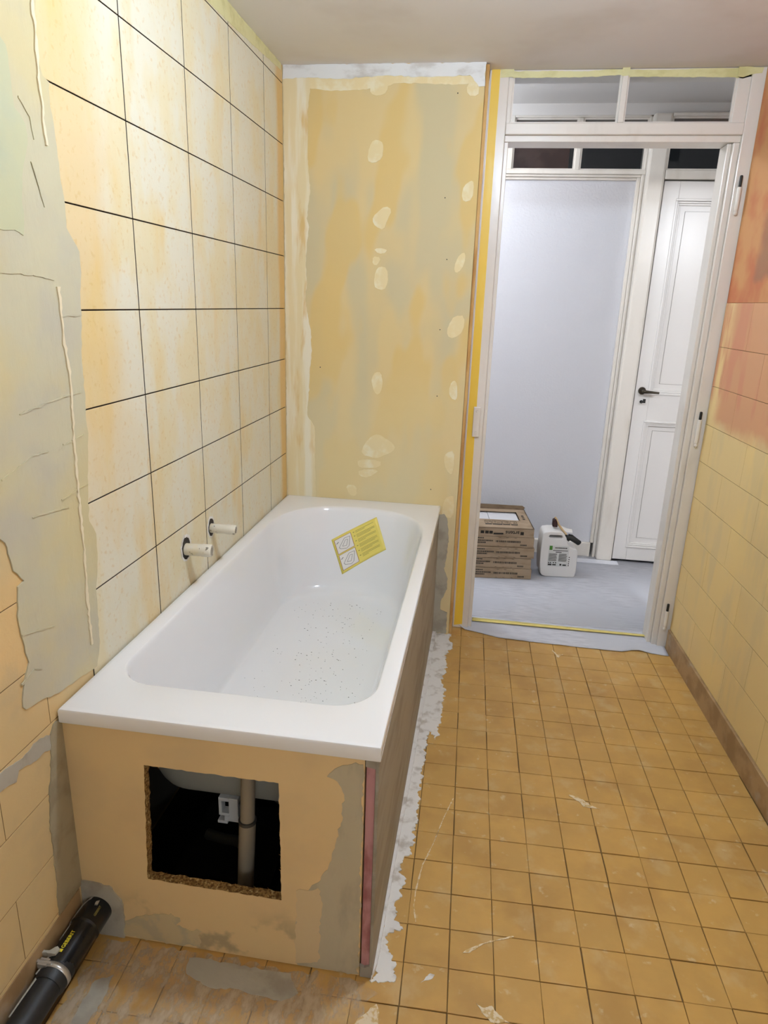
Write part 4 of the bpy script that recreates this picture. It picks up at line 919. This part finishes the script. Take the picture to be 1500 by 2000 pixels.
# ---- brush lying on the can
pb = empty('paint_brush', (1.304, .875, .283)); tag(pb, 'brush with dark brown bristles and pale wooden handle resting on the jerrycan', 'brush')
MB().prism([(-.036, .0), (-.008, 0.0), (-.012, .028), (-.020, .044), (-.036, .036)], -.022, .022, lambda u, v, h: (u, h, v)).build('bristles', G['bristle_brown'], pb, bev=.003)
MB().tube([(-.026, 0, .052), (-.016, -.006, .040), (-.002, -.012, .012), (.018, -.018, -.012), (.044, -.022, -.038)], [.0055, .0055, .006, .006, .005], 12).build('handle', G['pale_wood'], pb, 50)
m = MB(); m.add([(.02, -.02, -.004), (.05, -.02, -.016), (.080, -.02, -.016), (.082, .03, -.012), (.05, .03, -.008), (.02, .03, .004)], [(0, 1, 4, 5), (1, 2, 3, 4)])
o = m.build('paper_scrap', G['sheet_white']); o.location = (1.30, .875, .2725); so = o.modifiers.new('thick', 'SOLIDIFY'); so.thickness = .001; tag(o, 'small white paper scrap above the jerrycan spout', 'paper')

# ================================================================== LAMPS (above and beside the frame) AND ADDED FILL
def lamp(pos, zc, mat, label):
    x, y, z = pos; l = empty('ceiling_lamp', (x, y, zc)); tag(l, label, 'lamp')
    L_ = zc - z
    MB().tube([(0, 0, -.001), (0, 0, -.02), (0, 0, -.028)], [.045, .045, .02], 24).build('ceiling_rose', G['plastic_white'], l, 40)
    MB().tube([(0, 0, -.028), (0, 0, -L_ + .085)], .004, 8).build('cord', G['plastic_white'], l, 40)
    MB().tube([(0, 0, -L_ + .088), (0, 0, -L_ + .046)], .018, 18).build('socket', G['plastic_white'], l, 40)
    pr = [(.046, .018), (.036, .034), (.018, .047), (0, .050), (-.02, .046), (-.036, .034), (-.047, .016), (-.05, .003)]
    MB().tube([(0, 0, -L_ + a) for a, r in pr], [r for a, r in pr], 20).build('bulb', mat, l, 60)
lamp(LAMP_BATH_POS, CEIL, G['bulb_bath'], 'bare bulb lamp hanging from the bathroom ceiling above the frame')
lamp(LAMP_HALL_POS, HC, G['bulb_hall'], 'bare bulb lamp hanging in the hall left of the doorway')
lamp(LAMP_SIDE_POS, HC, G['bulb_side'], 'bare bulb lamp hanging in the room next door')
vl = empty('work_lamp', (1.05, -3.20, 0)); tag(vl, 'tube work lamp on a stand behind the viewer', 'lamp')  # added unseen fill to brighten the front board, no known source
Box('housing', G['plastic_white'], -.32, .32, -.05, -.025, .76, .84, vl, .004)
MB().tube([(-.28, 0, .80), (.28, 0, .80)], .02, 16).build('tube', G['tube_light'], vl, 40)
for sx in (-1, 1): MB().tube([(sx * .28, 0, .80), (sx * .31, 0, .80)], .022, 16).build('end_cap', G['plastic_white'], vl, 40)
MB().tube([(0, -.038, .0), (0, -.038, .78)], .012, 12).build('post', G['black_plastic'], vl, 40)
Box('foot', G['black_plastic'], -.18, .18, -.085, .03, .0, .012, vl, .003)
